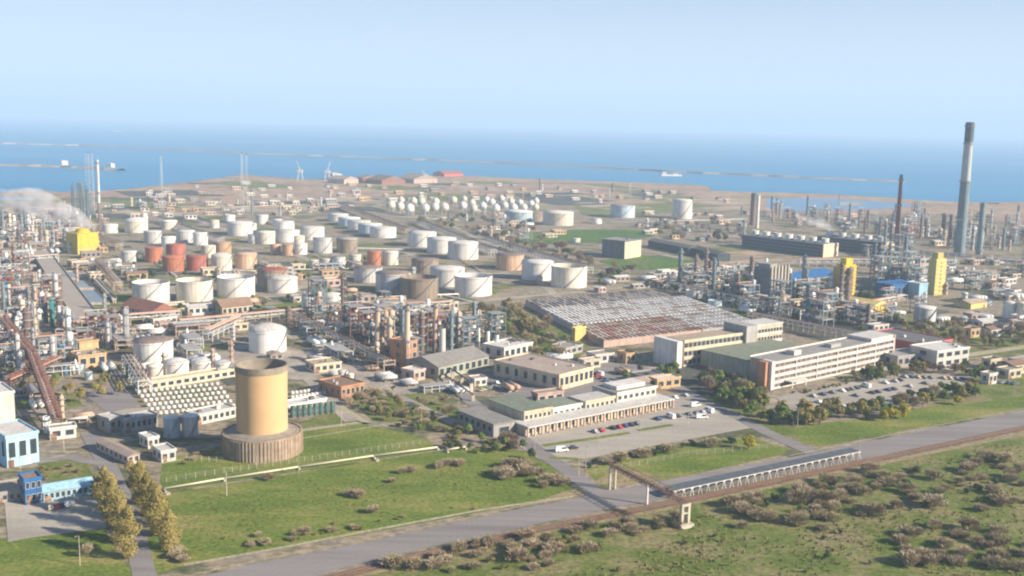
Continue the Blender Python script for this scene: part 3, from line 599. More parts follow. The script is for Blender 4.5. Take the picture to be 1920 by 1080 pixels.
B('billboard_block', '', 'sign', (1078, 640), (1098, 636), 3, 7.5, 'paleyellow', 'paleyellow', 1, 0, door=False, units=False, full='square yellow panel block at the edge of the bare trees')
B('production_hall', '', 'hall', (1731, 668), (1784, 657), 40, 6.4, 'red', 'roofdark', 1, 0, full='hall with a red wall under a broad dark grey roof')
B('service_building', '', 'building', (1755, 692), (1815, 683), 18, 9.5, 'white', 'roofwhite', 2, 4, full='white framed service building below the red walled hall')
B('link_building', 'grey link building with white frames', 'building', (1682, 690), (1750, 682), 14, 6, 'grey', 'roofgrey', 1, 6)
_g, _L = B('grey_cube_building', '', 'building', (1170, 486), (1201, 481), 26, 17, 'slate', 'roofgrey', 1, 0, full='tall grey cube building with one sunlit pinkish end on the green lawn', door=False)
MB().box(.1, -.35, 0, _L - .1, -.02, 16.6, wm('cream')).build('end_wall', _g)  # cream panel paints the sunlit end, slate walls the shaded side
B('dark_store', 'long dark store', 'warehouse', (1215, 463), (1290, 478), 14, 7, 'dark', 'roofdark', 1, 0, style='low')
B('dark_store', 'long dark store in line', 'warehouse', (1295, 477), (1345, 490), 14, 7, 'dark', 'roofdark', 1, 0, style='low')
B('red_roofed_house', '', 'house', (284, 605), (330, 598), 34, 6.5, 'pink', 'roofred', 2, 5, style='gable', full='pink house with a red gabled roof in front of the pale tanks')
B('red_roofed_house', '', 'house', (288, 612), (332, 606), 10, 4, 'white', 'tanroof', 1, 4, full='low white annex in front of the red gabled house')
B('brown_roofed_house', '', 'house', (417, 594), (474, 588), 16, 6, 'cream', 'roofbrown', 1, 6, style='gable', full='cream house with brown ridged roof between the pale tanks and the pipe rack')
B('control_house', '', 'building', (148, 692), (200, 685), 14, 6.2, 'buff', 'tanroof', 1, 3, full='buff two tier control house with small dark windows')
B('control_house', '', 'building', (150, 676), (186, 671), 6, 9.5, 'buff', 'tanroof', 1, 0, full='upper buff block rising behind the control house')
B('switch_house', 'cream switch house with flat roof', 'building', (170, 529), (207, 527), 14, 5.5, 'cream', 'tanroof', 2, 4)
B('switch_house', 'yellowish switch house', 'building', (135, 502), (172, 499), 10, 5, 'cream', 'roofred', 1, 3)
B('pump_house', '', 'building', (640, 748), (683, 739), 18, 5.2, 'orange', 'roofbrown', 1, 5, full='orange brick pump house beside the slim silos')
B('blue_workshop', '', 'workshop', (14, 878), (74, 866), 20, 11.5, 'skyblue', 'roofwhite', 1, 3, full='pale blue workshop with white roof at the picture edge')
B('white_tower_block', '', 'building', (-8, 812), (30, 806), 18, 16, 'white', 'roofwhite', 1, 0, door=False, full='tall white windowless block behind the pale blue workshop')
B('long_blue_shed', '', 'shed', (82, 942), (176, 926), 9, 3.4, 'skyblue', 'skyblue', 1, 9, full='long bright blue shed with glossy pale roof by the paved yard', style='low')
B('gate_tower', '', 'building', (48, 948), (80, 942), 7, 8.5, 'blue', 'roofbrown', 2, 3, full='narrow gate tower with blue middle band and dark cap beside the blue shed')
B('grey_roofed_shed', 'grey roofed shed', 'shed', (-10, 945), (42, 938), 12, 3.2, 'grey', 'tanroof', 1, 4)
B('brick_terrace', 'low terrace with brown sheet roof', 'shed', (240, 872), (262, 867), 26, 3.4, 'pink', 'roofpink', 1, 2, style='low')
B('white_cabin', 'white square cabin', 'cabin', (278, 842), (298, 838), 8, 4, 'white', 'roofwhite', 1, 2)
B('white_cabin', 'white flat cabin', 'cabin', (303, 868), (330, 863), 9, 4, 'white', 'roofwhite', 1, 2)
B('pump_block', 'pale grey square pump block', 'building', (206, 812), (231, 806), 9, 5.5, 'grey', 'roofwhite', 1, 2)
B('pump_block', 'long pale blue grey pump block', 'building', (235, 812), (296, 800), 8, 5.0, 'grey', 'roofwhite', 1, 6)
B('filter_hall', 'long white filter hall', 'building', (368, 798), (442, 782), 9, 4, 'white', 'roofwhite', 1, 7)
B('filter_hall', 'long cream topped channel', 'building', (268, 734), (442, 706), 7, 3.5, 'cream', 'cream', 1, 12)
B('long_slab_building', 'long white slab', 'building', (540, 772), (612, 757), 8, 2.2, 'white', 'roofwhite', 1, 0)
B('cream_store', 'cream store with flat roof', 'building', (590, 700), (640, 694), 12, 4, 'cream', 'tanroof', 1, 4)
B('cream_store', 'small pink store', 'building', (776, 716), (797, 711), 9, 5, 'pink', 'roofwhite', 1, 2)
B('furnace_house', '', 'building', (762, 696), (782, 691), 12, 15, 'orange', 'roofbrown', 3, 2, full='rusty orange furnace house under the middle concrete stack')
B('yellow_roofed_shed', '', 'shed', (1632, 590), (1668, 584), 30, 5, 'yellow', 'paleyellow', 1, 0, style='low', full='bright yellow shed beside the dark pipe yard')
B('yellow_roofed_shed', 'small yellow shed', 'shed', (1820, 580), (1850, 576), 14, 4, 'paleyellow', 'tanroof', 1, 0, style='low')
B('deep_blue_hall', '', 'hall', (1672, 562), (1722, 556), 16, 11, 'blue', 'blue', 1, 6, full='deep blue hall at the foot of the dark process frames')
B('pale_blue_store', 'pale cyan store', 'building', (1722, 562), (1738, 560), 12, 12, 'skyblue', 'roofwhite', 1, 0)
B('blue_roofed_store', 'long low store with blue roof', 'building', (1480, 538), (1572, 524), 30, 4, 'paleyellow', 'blue', 1, 6, style='low')
B('grey_tower_block', 'grey block tower with sunlit front', 'building', (1722, 532), (1741, 530), 10, 21, 'grey', 'roofgrey', 4, 2)
B('low_block', 'pink low block', 'building', (1445, 572), (1482, 568), 16, 5, 'pink', 'roofwhite', 1, 4)
B('low_block', 'long lime coloured low block', 'building', (1550, 580), (1612, 572), 10, 4, 'paleyellow', 'roofgrey', 1, 6)
B('port_shed', 'long red port shed', 'warehouse', (833, 331), (868, 330), 40, 6, 'red', 'roofred', 1, 0, style='low')
B('port_shed', 'white port silo house', 'warehouse', (624, 336), (641, 336), 40, 11, 'white', 'roofwhite', 1, 0)
B('port_shed', 'reddish port shed', 'warehouse', (680, 342), (712, 342), 50, 9, 'red', 'roofpink', 1, 0, style='low')
B('port_shed', 'purple brown port shed', 'warehouse', (716, 346), (760, 345), 60, 8, 'roofred', 'roofbrown', 1, 0, style='low')
B('port_shed', 'pink roofed quay shed', 'warehouse', (645, 345), (672, 344), 50, 9, 'pink', 'roofpink', 1, 0, style='low')
B('port_shed', 'salmon quay shed', 'warehouse', (776, 344), (820, 343), 60, 9, 'pink', 'roofpink', 1, 0, style='low')
B('quay_building', 'white building out on the mole', 'building', (116, 312), (128, 312), 30, 13, 'white', 'roofwhite', 1, 0)
B('quay_building', 'small white building at the mole tip', 'building', (208, 317), (216, 317), 40, 12, 'white', 'roofwhite', 1, 0)
# ------------------------------------------------------------------ the big ridged sheds: one hall per band, each with many roof monitors
def ridged(name, desc, quad, hh, wall, roofs, rows, cols):
    """quad: ground pixels near-left, near-right, far-right, far-left"""
    P = quad; a = P[0]; ux = P[1] - a; rz = math.atan2(ux.y, ux.x); t = empty(name, a, rz, desc, 'factory hall', 'ridged factory halls')
    inv = Matrix.Rotation(-rz, 3, 'Z'); Q = [inv @ (p - a) for p in P]
    def at(u, v):
        l = Q[0].lerp(Q[3], v); r = Q[1].lerp(Q[2], v); p = l.lerp(r, u); return p.x, p.y
    mw = wm(wall); b_ = MB(); c = [at(0, 0), at(1, 0), at(1, 1), at(0, 1)]
    b_.add([(*q, -.2) for q in c] + [(*q, hh) for q in c], [(0, 1, 5, 4), (1, 2, 6, 5), (2, 3, 7, 6), (3, 0, 4, 7), (4, 5, 6, 7)], mw); b_.build('wall', t)
    for j in range(rows):
        r = MB()
        for i in range(cols):
            u0_, u1_ = i / cols, (i + 1) / cols; v0, v1 = (j + .04) / rows, (j + .93) / rows
            q = [at(u0_, v0), at(u1_, v0), at(u1_, v1), at(u0_, v1)]
            up = 0.55; m_ = wm(rnd.choice(roofs))
            # saw tooth: glazed steep face to the shaded side, sloping sheet to the sunny side
            L0, L1 = at((i + .2) / cols, v0), at((i + .2) / cols, v1)
            r.add([(*q[0], hh), (*L0, hh + up), (*L1, hh + up), (*q[3], hh)], [(0, 1, 2, 3)], m_)
            r.add([(*L0, hh + up), (*q[1], hh + .1), (*q[2], hh + .1), (*L1, hh + up)], [(0, 1, 2, 3)], m_)
            r.add([(*q[0], hh), (*q[1], hh), (*q[1], hh + .1), (*L0, hh + up)], [(0, 1, 2, 3)], m_)
            r.add([(*q[3], hh), (*q[2], hh), (*q[2], hh + .1), (*L1, hh + up)], [(3, 2, 1, 0)], m_)
        r.build('roof', t)
    return t
P0_, P1_, P3_ = G(1132, 652), G(1425, 617), G(985, 573)
def par(u0_, u1_, v0, v1): return [P0_ + (P1_ - P0_) * u + (P3_ - P0_) * v for u, v in ((u0_, v0), (u1_, v0), (u1_, v1), (u0_, v1))]
ridged('ridged_hall', 'ridged factory hall with reddish saw tooth roof nearest the white laboratory', par(0, .6, 0, .34), 4, 'pink', ['roofred', 'roofbrown', 'roofpink', 'roofpink'], 5, 22)
ridged('ridged_hall', 'pale grey ridged hall between the reddish one and the dark pipe yard', par(.605, 1, 0, .34), 4, 'grey', ['roofwhite', 'roofpink', 'roofwhite'], 5, 15)
ridged('ridged_hall', 'widest ridged factory hall with pale white saw tooth roofs', par(0, 1, .345, .76), 4, 'white', ['roofwhite', 'roofwhite', 'roofpink', 'roofwhite'], 7, 38)
ridged('ridged_hall', 'dark grey ridged hall nearest the tall cream tank', par(0, .9, .765, 1), 4, 'pink', ['roofgrey', 'roofpink', 'roofdark'], 4, 30)
# ------------------------------------------------------------------ mechanical cooler banks with fan stacks, shade painted into the dark casing
def cooler(desc, pA, pB, dep, h, nf):
    """pA-pB: the sunlit end wall; the bank runs away from it"""
    a, rz, L = frame_of(pA, pB); t = empty('cooler_bank', a, rz, desc, 'cooling tower', 'cooler banks with roof fans')
    MB().box(0.2, 0.6, -.2, L - .2, dep, h, wm('dark')).build('casing', t); MB().box(0, 0, 0, L, .6, h + .6, wm('cream')).build('end_wall', t)  # dark casing and cream end wall paint in the shaded and sunlit faces
    s_ = MB()
    for i in range(3): s_.box(-.35, .7, h * (.2 + .27 * i), -.0 + .19, dep, h * (.2 + .27 * i) + .8, wm('slate'))
    s_.build('louvre_bands', t)
    MB().box(-.2, .65, h, L + .2, dep, h + .4, wm('slate')).build('deck', t)
    for i in range(nf):
        f = MB(); y = dep * (i + .5) / nf; q = min(L * .3, dep / nf * .27)
        f.lathe([(q * 1.05, h + .4), (q * .9, h + 2), (q, h + 5.6), (q * .9, h + 5.6), (q * .8, h + 1)], wm('white'), 14, (L / 2, y, 0)); f.build('fan_stack', t)
        MB().box(L * .3, y - dep / nf * .42, h + .4, L * .7, y - dep / nf * .34, h + 1.6, wm('slate')).build('motor_housing', t)
cooler('long cooler bank with shade-painted casing, a cream end wall and white roof fans', (1543, 483), (1571, 480), 104, 13, 7)
cooler('shorter cooler bank with shade-painted casing nearer the rust red chimney', (1652, 479), (1676, 476), 78, 13, 5)
# ================================================================== INDUSTRY
OCC = []
for o in list(bpy.data.objects):
    if o.get('category') and o.type == 'EMPTY':
        for ch in o.children:
            if ch.type != 'MESH' or ch.name.split('.')[0] in ('window', 'door', 'leg', 'railing', 'stair', 'column', 'floor_band', 'pier'): continue
            M_ = Matrix.Translation(o.location) @ o.rotation_euler.to_matrix().to_4x4()
            cs = [M_ @ Vector(c) for c in ch.bound_box]; bx = [c for c in cs]
            a = M_ @ Vector(ch.bound_box[0]); b_ = M_ @ Vector(ch.bound_box[4]); d = M_ @ Vector(ch.bound_box[3])
            na = max(1, int((b_ - a).length / 8)); nb = max(1, int((d - a).length / 8))
            for i in range(na + 1):
                for j in range(nb + 1): OCC.append(((a + (b_ - a) * i / na + (d - a) * j / nb).xy, 4.5))
GRID = {}
def occ_add(p, r): GRID.setdefault((int(p[0] // 40), int(p[1] // 40)), []).append((p[0], p[1], r))
for p, r in OCC: occ_add(p, r)
def is_free(x, y, r):
    cx_, cy_ = int(x // 40), int(y // 40)
    for i in (-1, 0, 1):
        for j in (-1, 0, 1):
            for (a, b_, q) in GRID.get((cx_ + i, cy_ + j), ()):
                if (a - x) ** 2 + (b_ - y) ** 2 < (q + r) ** 2: return False
    return True
def inside(px, py, poly):
    c = False; j = len(poly) - 1
    for i in range(len(poly)):
        xi, yi = poly[i]; xj, yj = poly[j]
        if (yi > py) != (yj > py) and px < (xj - xi) * (py - yi) / (yj - yi) + xi: c = not c
        j = i
    return c
MAIN_ROADS = [[(300, 1112), (480, 1060), (706, 1016), (964, 960), (1268, 905), (1480, 866), (1960, 770)], [(275, 1095), (262, 1040), (240, 955), (205, 880), (165, 810)], [(1125, 930), (1060, 880), (1010, 846), (955, 806), (905, 770)], [(1525, 850), (1440, 812), (1370, 775), (1300, 742), (1220, 700)],
              [(240, 560), (420, 530), (700, 590), (940, 560), (1120, 545), (1300, 520)], [(900, 560), (640, 510), (560, 480), (420, 430), (330, 400)], [(1050, 560), (940, 470), (840, 420)], [(660, 790), (560, 690), (470, 600)]]
for rd in MAIN_ROADS:
    w_ = 6 if rd is MAIN_ROADS[0] else 3.5
    for a, b_ in zip(rd, rd[1:]):
        A, B_ = G(*a), G(*b_); n = max(1, int((B_ - A).length / 5))
        for i in range(n + 1):
            p = A.lerp(B_, i / n); occ_add(p, w_)
for (a, b_, r_) in (((168, 614), (75, 478), 9), ((150, 572), (205, 572), 6), ((136, 550), (190, 550), 6), ((125, 532), (165, 532), 6), ((105, 517), (150, 517), 6), ((215, 568), (165, 515), 4), ((140, 480), (195, 478), 9), ((140, 490), (195, 488), 9), ((1566, 562), (1612, 572), 8), ((1570, 575), (1610, 585), 7), ((1440, 572), (1485, 582), 7), ((1740, 562), (1780, 572), 7), ((1672, 570), (1735, 578), 7), ((1550, 420), (1570, 440), 3), ((96, 614), (100, 640), 5), ((100, 640), (100, 660), 4), ((182, 600), (225, 600), 6)):
    A, B_ = G(*a), G(*b_); n = max(1, int((B_ - A).length / 5))
    for i in range(n + 1): occ_add(A.lerp(B_, i / n), r_)
def spots(poly, n, r, tries=60):
    xs = [p[0] for p in poly]; ys = [p[1] for p in poly]; out = []
    for _ in range(n):
        for _t in range(tries):
            x = rnd.uniform(min(xs), max(xs)); y = rnd.uniform(min(ys), max(ys))
            if not inside(x, y, poly): continue
            g = G(x, y)
            if is_free(g.x, g.y, r): occ_add(g, r); out.append((x, y, g)); break
    return out
# mosaic of paved and bare plots in the street grid
def plots(poly, n, mats, s0=8, s1=30, z0=0.062):
    xs = [p[0] for p in poly]; ys = [p[1] for p in poly]
    mb = MB()
    for i in range(n):
        x = rnd.uniform(min(xs), max(xs)); y = rnd.uniform(min(ys), max(ys))
        if not inside(x, y, poly): continue
        g = G(x, y); a = rnd.uniform(s0, s1); b_ = rnd.uniform(s0, s1); z = z0 + 0.0002 * i
        c = [g + U * sx * a + V * sy * b_ for sx, sy in ((-.5, -.5), (.5, -.5), (.5, .5), (-.5, .5))]
        mb.add([(q.x, q.y, z) for q in c], [(0, 1, 2, 3)], rnd.choice(mats))
    mb.build('paved_yard')['kind'] = 'structure'
PLANT_L = [(-40, 420), (700, 392), (960, 520), (980, 570), (560, 640), (640, 740), (440, 780), (250, 800), (-40, 760)]
PLANT_R = [(1200, 480), (1420, 400), (1960, 420), (1960, 600), (1640, 625), (1500, 620), (1300, 560)]
plots(PLANT_L, 170, [M_conc, M_conc, M_scrub, M_path, M_park, M_dark, M_scrub])
plots(PLANT_R, 90, [M_dark, M_scrub, M_conc, M_dark, M_park])
plots([(700, 380), (1400, 390), (1400, 480), (1080, 520), (960, 500)], 50, [M_scrub, M_dark, M_far, M_conc], 15, 50)
plots([(0, 388), (600, 372), (1000, 366), (1100, 372), (700, 400), (0, 425)], 90, [M_far, M_scrub, M_path, M_dark, M_spit], 20, 110, 0.08)
plots([(200, 410), (700, 400), (960, 500), (940, 560), (700, 590), (240, 600)], 110, [M_scrub, M_grass, M_dark, M_dark, M_scrub, M_conc], 10, 34, 0.1)
plots([(200, 410), (700, 400), (960, 500), (940, 560), (700, 590), (240, 600)], 110, [M_scrub, M_grass, M_dark, M_dark, M_scrub, M_conc], 10, 34, 0.1)
plots([(-20, 388), (300, 358), (450, 338), (900, 340), (1300, 354), (1400, 372), (1380, 392), (700, 380), (0, 400)], 130, [M_far, M_dark, M_scrub, M_spit, M_far, M_dark, M_pale], 20, 160, 0.14)
plots([(540, 640), (900, 600), (1240, 640), (1240, 740), (900, 790), (700, 740)], 40, [M_dark, M_conc, M_park, M_scrub], 6, 18, 0.075)
# ------------------------------------------------------------------ chimneys and stacks
def stack(px, pb, pt, w0, w1, desc, bands, name='chimney', full=None, platforms=(), m0='grey'):
    """bands: list of (fraction up, colour key) from the foot"""
    k = mpp(px, pb); g = G(px, pb); h = (pb - pt) * k; r0_, r1_ = w0 * k / 2, w1 * k / 2
    t = empty(name, g, 0, full or auto(desc, px, (pb + pt) / 2), name.replace('_', ' ')); n = 20
    bands = [(0, m0)] + list(bands) if not bands or bands[0][0] > 0 else list(bands)
    for i, (f, c) in enumerate(bands):
        f1 = bands[i + 1][0] if i + 1 < len(bands) else 1.0
        ra = r0_ + (r1_ - r0_) * f; rb = r0_ + (r1_ - r0_) * f1; z0, z1 = h * f, h * f1
        mb = MB().lathe([(ra, z0), (rb, z1)], mat('stack_' + c, STK[c], rough=0.8, var=0.15, scale=0.1, streak=0.2), n)
        if f1 == 1.0: mb.lathe([(rb, z1), (rb * .78, z1), (rb * .75, z1 - 3)], M_darksteel, n, smooth=False)
        mb.build('shaft', t)
    for f in platforms:
        q = r0_ + (r1_ - r0_) * f
        MB().lathe([(q, h * f - .3), (q + 1.3, h * f - .3), (q + 1.3, h * f + .9), (q + 1.2, h * f + .9), (q + 1.2, h * f), (q, h * f)], M_steel, n, smooth=False).build('platform', t)
    ld = MB()
    for sx in (-.3, .3): ld.rod((sx, -r0_ - .35, 0), (sx, -r1_ - .35, h - 1), .08, M_steel, 3)
    for i in range(int(h / 3)): z = i * 3; q = r0_ + (r1_ - r0_) * z / h; ld.rod((-.3, -q - .35, z), (.3, -q - .35, z), .06, M_steel, 3)
    ld.build('ladder', t); occ_add(g, r0_ + 1)
    return t, h, r1_, k
STK = {'paler': (0.42, 0.48, 0.50), 'paler': (0.42, 0.48, 0.50), 'paler': (0.42, 0.48, 0.50), 'paler': (0.42, 0.48, 0.50), 'paler': (0.42, 0.48, 0.50), 'paler': (0.42, 0.48, 0.50), 'paler': (0.42, 0.48, 0.50), 'paler': (0.42, 0.48, 0.50), 'paler': (0.42, 0.48, 0.50), 'grey': (0.30, 0.34, 0.37), 'dark': (0.10, 0.14, 0.18), 'slate': (0.17, 0.24, 0.28), 'pale': (0.62, 0.66, 0.68), 'rust': (0.30, 0.07, 0.05), 'cream': (0.62, 0.50, 0.38), 'concrete': (0.46, 0.38, 0.31), 'brown': (0.22, 0.15, 0.13), 'white': (0.78, 0.78, 0.77),
       'teal': (0.02, 0.28, 0.27), 'blue': (0.08, 0.22, 0.40), 'peach': (0.58, 0.40, 0.30), 'green': (0.08, 0.2, 0.08), 'silver': (0.5, 0.5, 0.52)}
t, h, r1_, k = stack(1798, 479, 232, 20, 15, '', [(0, 'slate'), (.27, 'pale'), (.283, 'slate'), (.56, 'paler'), (.85, 'dark')], full='very tall grey chimney with pale upper shaft and dark cap', platforms=(.28, .56, .84, .97))
MB().lathe([(r1_ * 1.02, h * .85), (r1_ * 1.08, h * .87), (r1_ * 1.08, h * .99), (r1_ * 1.02, h * .995)], mat('stack_dark', STK['dark']), 20).build('wind_shield', t)
stack(1679, 472, 328, 10, 5.5, '', [(0, 'cream'), (.22, 'rust'), (.94, 'dark')], full='slender rust red chimney with dark tip in front of the sea', platforms=(.22, .6, .93))
t, h, r1_, k = stack(1835, 479, 380, 12, 9, '', [(0, 'slate')], full='shorter blue grey stack standing beside the very tall chimney', platforms=(.1, .55, .97))
MB().rod((0, 0, h - .5), (18, 3, h - .8), .7, M_darksteel, 6).build('top_arm', t)
stack(1411, 422, 362, 12, 11, '', [(0, 'brown'), (.8, 'dark')], full='broad brown column of the pair near the shore', name='process_column')
stack(1419, 428, 366, 6.5, 6, '', [(0, 'white')], full='slim white column in front of the brown one near the shore', name='process_column')
for x, y0, y1, w_, c in ((1447, 398, 368, 5, 'slate'), (1456, 400, 372, 4, 'slate'), (1465, 402, 376, 4, 'grey')): stack(x, y0, y1, w_, w_, 'thin bluish process column', [(0, c)], name='process_column')
stack(1767, 447, 400, 7, 7, 'tall brown process column', [(0, 'brown')], name='process_column', platforms=(.3, .6, .95))
stack(1781, 448, 402, 7, 7, 'tall dark brown process column', [(0, 'brown')], name='process_column', platforms=(.3, .6, .95))
stack(708, 660, 575, 12, 9, '', [(0, 'concrete'), (.3, 'cream')], full='cream concrete stack farthest from the four white vents', platforms=(.95,))
stack(763, 694, 571, 13, 9.5, '', [(0, 'concrete'), (.35, 'cream'), (.9, 'concrete')], full='tall cream concrete stack above the orange furnace house', platforms=(.45, .95))
stack(816, 662, 569, 11, 9, '', [(0, 'brown'), (.25, 'peach')], full='pinkish concrete stack nearest the tall white column', platforms=(.95,))
stack(829, 688, 614, 12, 11, '', [(0, 'white')], full='thick bright white column beside the long grey green shed', name='process_column')
for i, (x, y0, y1) in enumerate(((880, 644, 609), (896, 650, 614), (914, 656, 620), (931, 662, 627))):
    stack(x, y0, y1, 8, 7, '', [(0, 'slate'), (.3, 'white')], full=['farthest', 'second farthest', 'third', 'closest'][i] + ' white vent of the four in line, counted from the dark pipe yard', name='vent_stack')
stack(98, 612, 556, 9, 9, '', [(0, 'teal')], full='bright teal process column among the crowded pipes', name='process_column', platforms=(.5, .95))
stack(112, 615, 572, 6, 6, 'thin pale blue column', [(0, 'pale')], name='process_column')
stack(187, 424, 300, 6, 5, '', [(0, 'brown'), (.35, 'pale')], full='slim pale flare stack beside the steaming yellow tower', name='flare_stack', platforms=(.5, .95))
stack(243, 708, 682, 13, 13, '', [(0, 'green')], full='short dark green upright vessel behind the white vessel rows', name='upright_vessel')
# ------------------------------------------------------------------ lattice things
def lattice(mb, p0, p1, wa, wb, m, n=10, r=0.18):
    """square lattice mast along p0-p1, width wa at p0 and wb at p1"""
    p0 = Vector(p0); p1 = Vector(p1); d = (p1 - p0).normalized()
    s1 = d.cross(Vector((0, 0, 1))) if abs(d.z) < .9 else d.cross(Vector((0, 1, 0))); s1.normalize(); s2 = d.cross(s1)
    def cn(i): 
        f = i / n; w_ = (wa + (wb - wa) * f) / 2; c = p0.lerp(p1, f)
        return [c + s1 * w_ + s2 * w_, c - s1 * w_ + s2 * w_, c - s1 * w_ - s2 * w_, c + s1 * w_ - s2 * w_]
    for i in range(n):
        A, B_ = cn(i), cn(i + 1)
        for j in range(4):
            mb.rod(A[j], B_[j], r, m, 4); k2 = (j + 1) % 4
            mb.rod(A[j], B_[k2] if i % 2 else A[j].lerp(B_[k2], 1), r * .6, m, 3); mb.rod(A[j], A[k2], r * .6, m, 3)
def mast(px, pb, pt, wa, wb, desc, col='pale', name='flare_mast', full=None, pipes=1, r=.07):
    k = mpp(px, pb); g = G(px, pb); h = (pb - pt) * k; m = mat('stack_' + col, STK[col])
    t = empty(name, g, rnd.uniform(0, 1), full or auto(desc, px, (pb + pt) / 2), name.replace('_', ' '))
    mb = MB(); lattice(mb, (0, 0, 0), (0, 0, h), wa, wb, m, 14, r); mb.build('lattice_frame', t)
    for i in range(pipes): MB().rod((0.6 * i, 0, 0), (0.6 * i, 0, h + 3), .14 + r * .5, m, 8, caps=True).build('riser_pipe', t)
    MB().cyl(.5, h + .5, h + 3, M_darksteel, 8).build('tip', t)
mast(152, 408, 342, 9, 5, '', 'slate', full='dark blue lattice flare tower behind the steam plume', pipes=3, r=.6)
mast(163, 412, 352, 6, 5, '', 'slate', full='darker narrow lattice tower between the flare tower and the pale flare stack', pipes=2, r=.5)
mast(138, 405, 348, 3, 2.5, '', 'slate', full='thin dark lattice mast farthest out beside the flare tower', pipes=1, r=.35)
mast(170, 402, 289, 10, 9, '', 'pale', full='tall faint lattice derrick rising above the steaming tower', pipes=1, r=.14)
mast(305, 398, 292, 6, 1.5, '', 'pale', full='single tall thin flare mast beyond the small white tanks')
mast(455, 402, 290, 5, 2, '', 'pale', full='first of twin tall flare masts, the one on the shaded side')
mast(464, 402, 292, 5, 2, '', 'pale', full='second of twin tall flare masts, the one on the sunlit side')
mast(798, 408, 362, 2.5, 1.5, 'thin pale mast', 'pale')
mast(1181, 372, 343, 5, 2, '', 'pale', full='small pale mast at the edge of the pale meadow near the sea')
mast(1572, 390, 366, 3, 1.5, '', 'slate', full='thin dark mast by the lagoon')
def crane(px, pb, hp, jx, desc):
    k = mpp(px, pb); g = G(px, pb); h = hp * k * .85; m = mat('stack_pale', STK['pale']); t = empty('port_crane', g, 0, desc, 'harbour crane', 'cranes on the quay')
    mb = MB()
    for a in (-6, 6):
        for b_ in (-6, 6): mb.rod((a, b_, 0), (a * .5, b_ * .5, h * .4), .5, m, 4)
    mb.build('portal', t); MB().box(-5, -4, h * .4, 5, 4, h * .55, wm('white')).build('cabin', t)
    mb = MB(); lattice(mb, (0, 0, h * .5), (jx * k, 4, h), 1.6, .8, m, 9, .22); mb.build('jib', t)
crane(563, 338, 42, -8, 'white harbour crane with raised jib alone on the quay'); crane(614, 340, 44, 5, 'white harbour crane beside the white port silo house')
crane(796, 336, 22, -6, 'small white harbour crane beside the salmon quay shed')
# ------------------------------------------------------------------ ship
def ship(px, pb, wpx):
    k = mpp(px, pb); g = G(px, pb, -1.4); L = wpx * k; t = empty('cargo_ship', g, R(8), 'small white ship far out on the open sea', 'ship')
    hw = L * .09; vs = []; fs = []
    for x, b_ in ((-.5, .7), (-.3, 1), (.3, 1), (.44, .6), (.5, .03)):
        for s_ in (-1, 1): vs += [(x * L, s_ * hw * b_ * .8, 0), (x * L, s_ * hw * b_, L * .07)]
    for i in range(4):
        a = i * 4; c = a + 4; fs += [(a + 1, c + 1, c, a), (a + 2, c + 2, c + 3, a + 3), (a + 3, c + 3, c + 1, a + 1)]
    fs.append((0, 2, 3, 1)); MB().add(vs, fs, wm('white')).build('hull', t)
    MB().box(-.42 * L, -hw * .7, L * .07, -.25 * L, hw * .7, L * .2, wm('white')).box(-.2 * L, -hw * .7, L * .07, .3 * L, hw * .7, L * .1, wm('white')).build('superstructure', t)
    MB().cyl(L * .02, L * .2, L * .27, wm('red'), 8, (-.36 * L, 0)).build('funnel', t)
ship(222, 247, 16)
t = empty('cargo_ship', G(1258, 330, -1.4), R(12), 'long white vessel by the breakwater towards the tall chimney', 'ship')
MB().box(-28, -5, 0, 28, 5, 4, wm('white')).build('hull', t); MB().box(-25, -4, 4, -14, 4, 11, wm('white')).box(5, -4, 4, 18, 4, 7, wm('white')).build('superstructure', t)
# ------------------------------------------------------------------ yellow towers
def box_tower(name, desc, pA, pB, dep, h, col, extra, cat='tower'):
    a, rz, L = frame_of(pA, pB); t = empty(name, a, rz, desc, cat); extra(t, a, L, dep, h, wm(col)); return t
def ex1(t, a, L, d, h, m):
    MB().add([(0, 0, 0), (L, 0, 0), (L, d, 0), (0, d, 0), (1, 1, h), (L - 1, 1, h), (L - 1, d - 1, h), (1, d - 1, h)], [(0, 1, 5, 4), (1, 2, 6, 5), (2, 3, 7, 6), (3, 0, 4, 7), (4, 5, 6, 7)], m).build('casing', t)
    for i in range(3): MB().box(-.3, -.3, h * (.12 + .09 * i), L + .3, .1, h * (.12 + .09 * i) + .9, wm('paleyellow')).build('louvre', t)
    MB().lathe([(L * .3, h), (L * .24, h + 2.5), (L * .27, h + 4)], m, 16, (L / 2, d / 2, 0)).build('fan_stack', t)
box_tower('steaming_tower', 'bright yellow cooling tower with white steam drifting off its top', (146, 477), (188, 473), 20, 19, 'yellow', ex1, 'cooling tower')
def ex2(t, a, L, d, h, m):
    MB().box(0, 0, 0, L, d, h, m).build('casing', t)
    for i in range(9): MB().box(-.3, -.4, h * i / 9 + 1, L + .3, .02, h * i / 9 + 1.5, wm('paleyellow')).build('gallery', t)
    MB().box(L * .2, 1, h, L * .75, d - 1, h + 5, m).build('head_house', t)
    for i in range(8): window_obj(1.2, 1.2, t, L * .5, -.06, h * i / 9 + 2.6)
box_tower('yellow_tower', 'slim bright yellow tower with small white head house beside the blue roofed store', (1580, 557), (1602, 555), 8, 25, 'yellow', ex2)
box_tower('yellow_tower', 'tall narrow yellow stair tower beside the dark process frames', (1751, 554), (1770, 552), 7, 29, 'paleyellow', ex2)
box_tower('yellow_tower', 'brownish yellow lower tower block attached behind the slim yellow tower', (1568, 552), (1579, 551), 7, 17, 'buff', ex2)
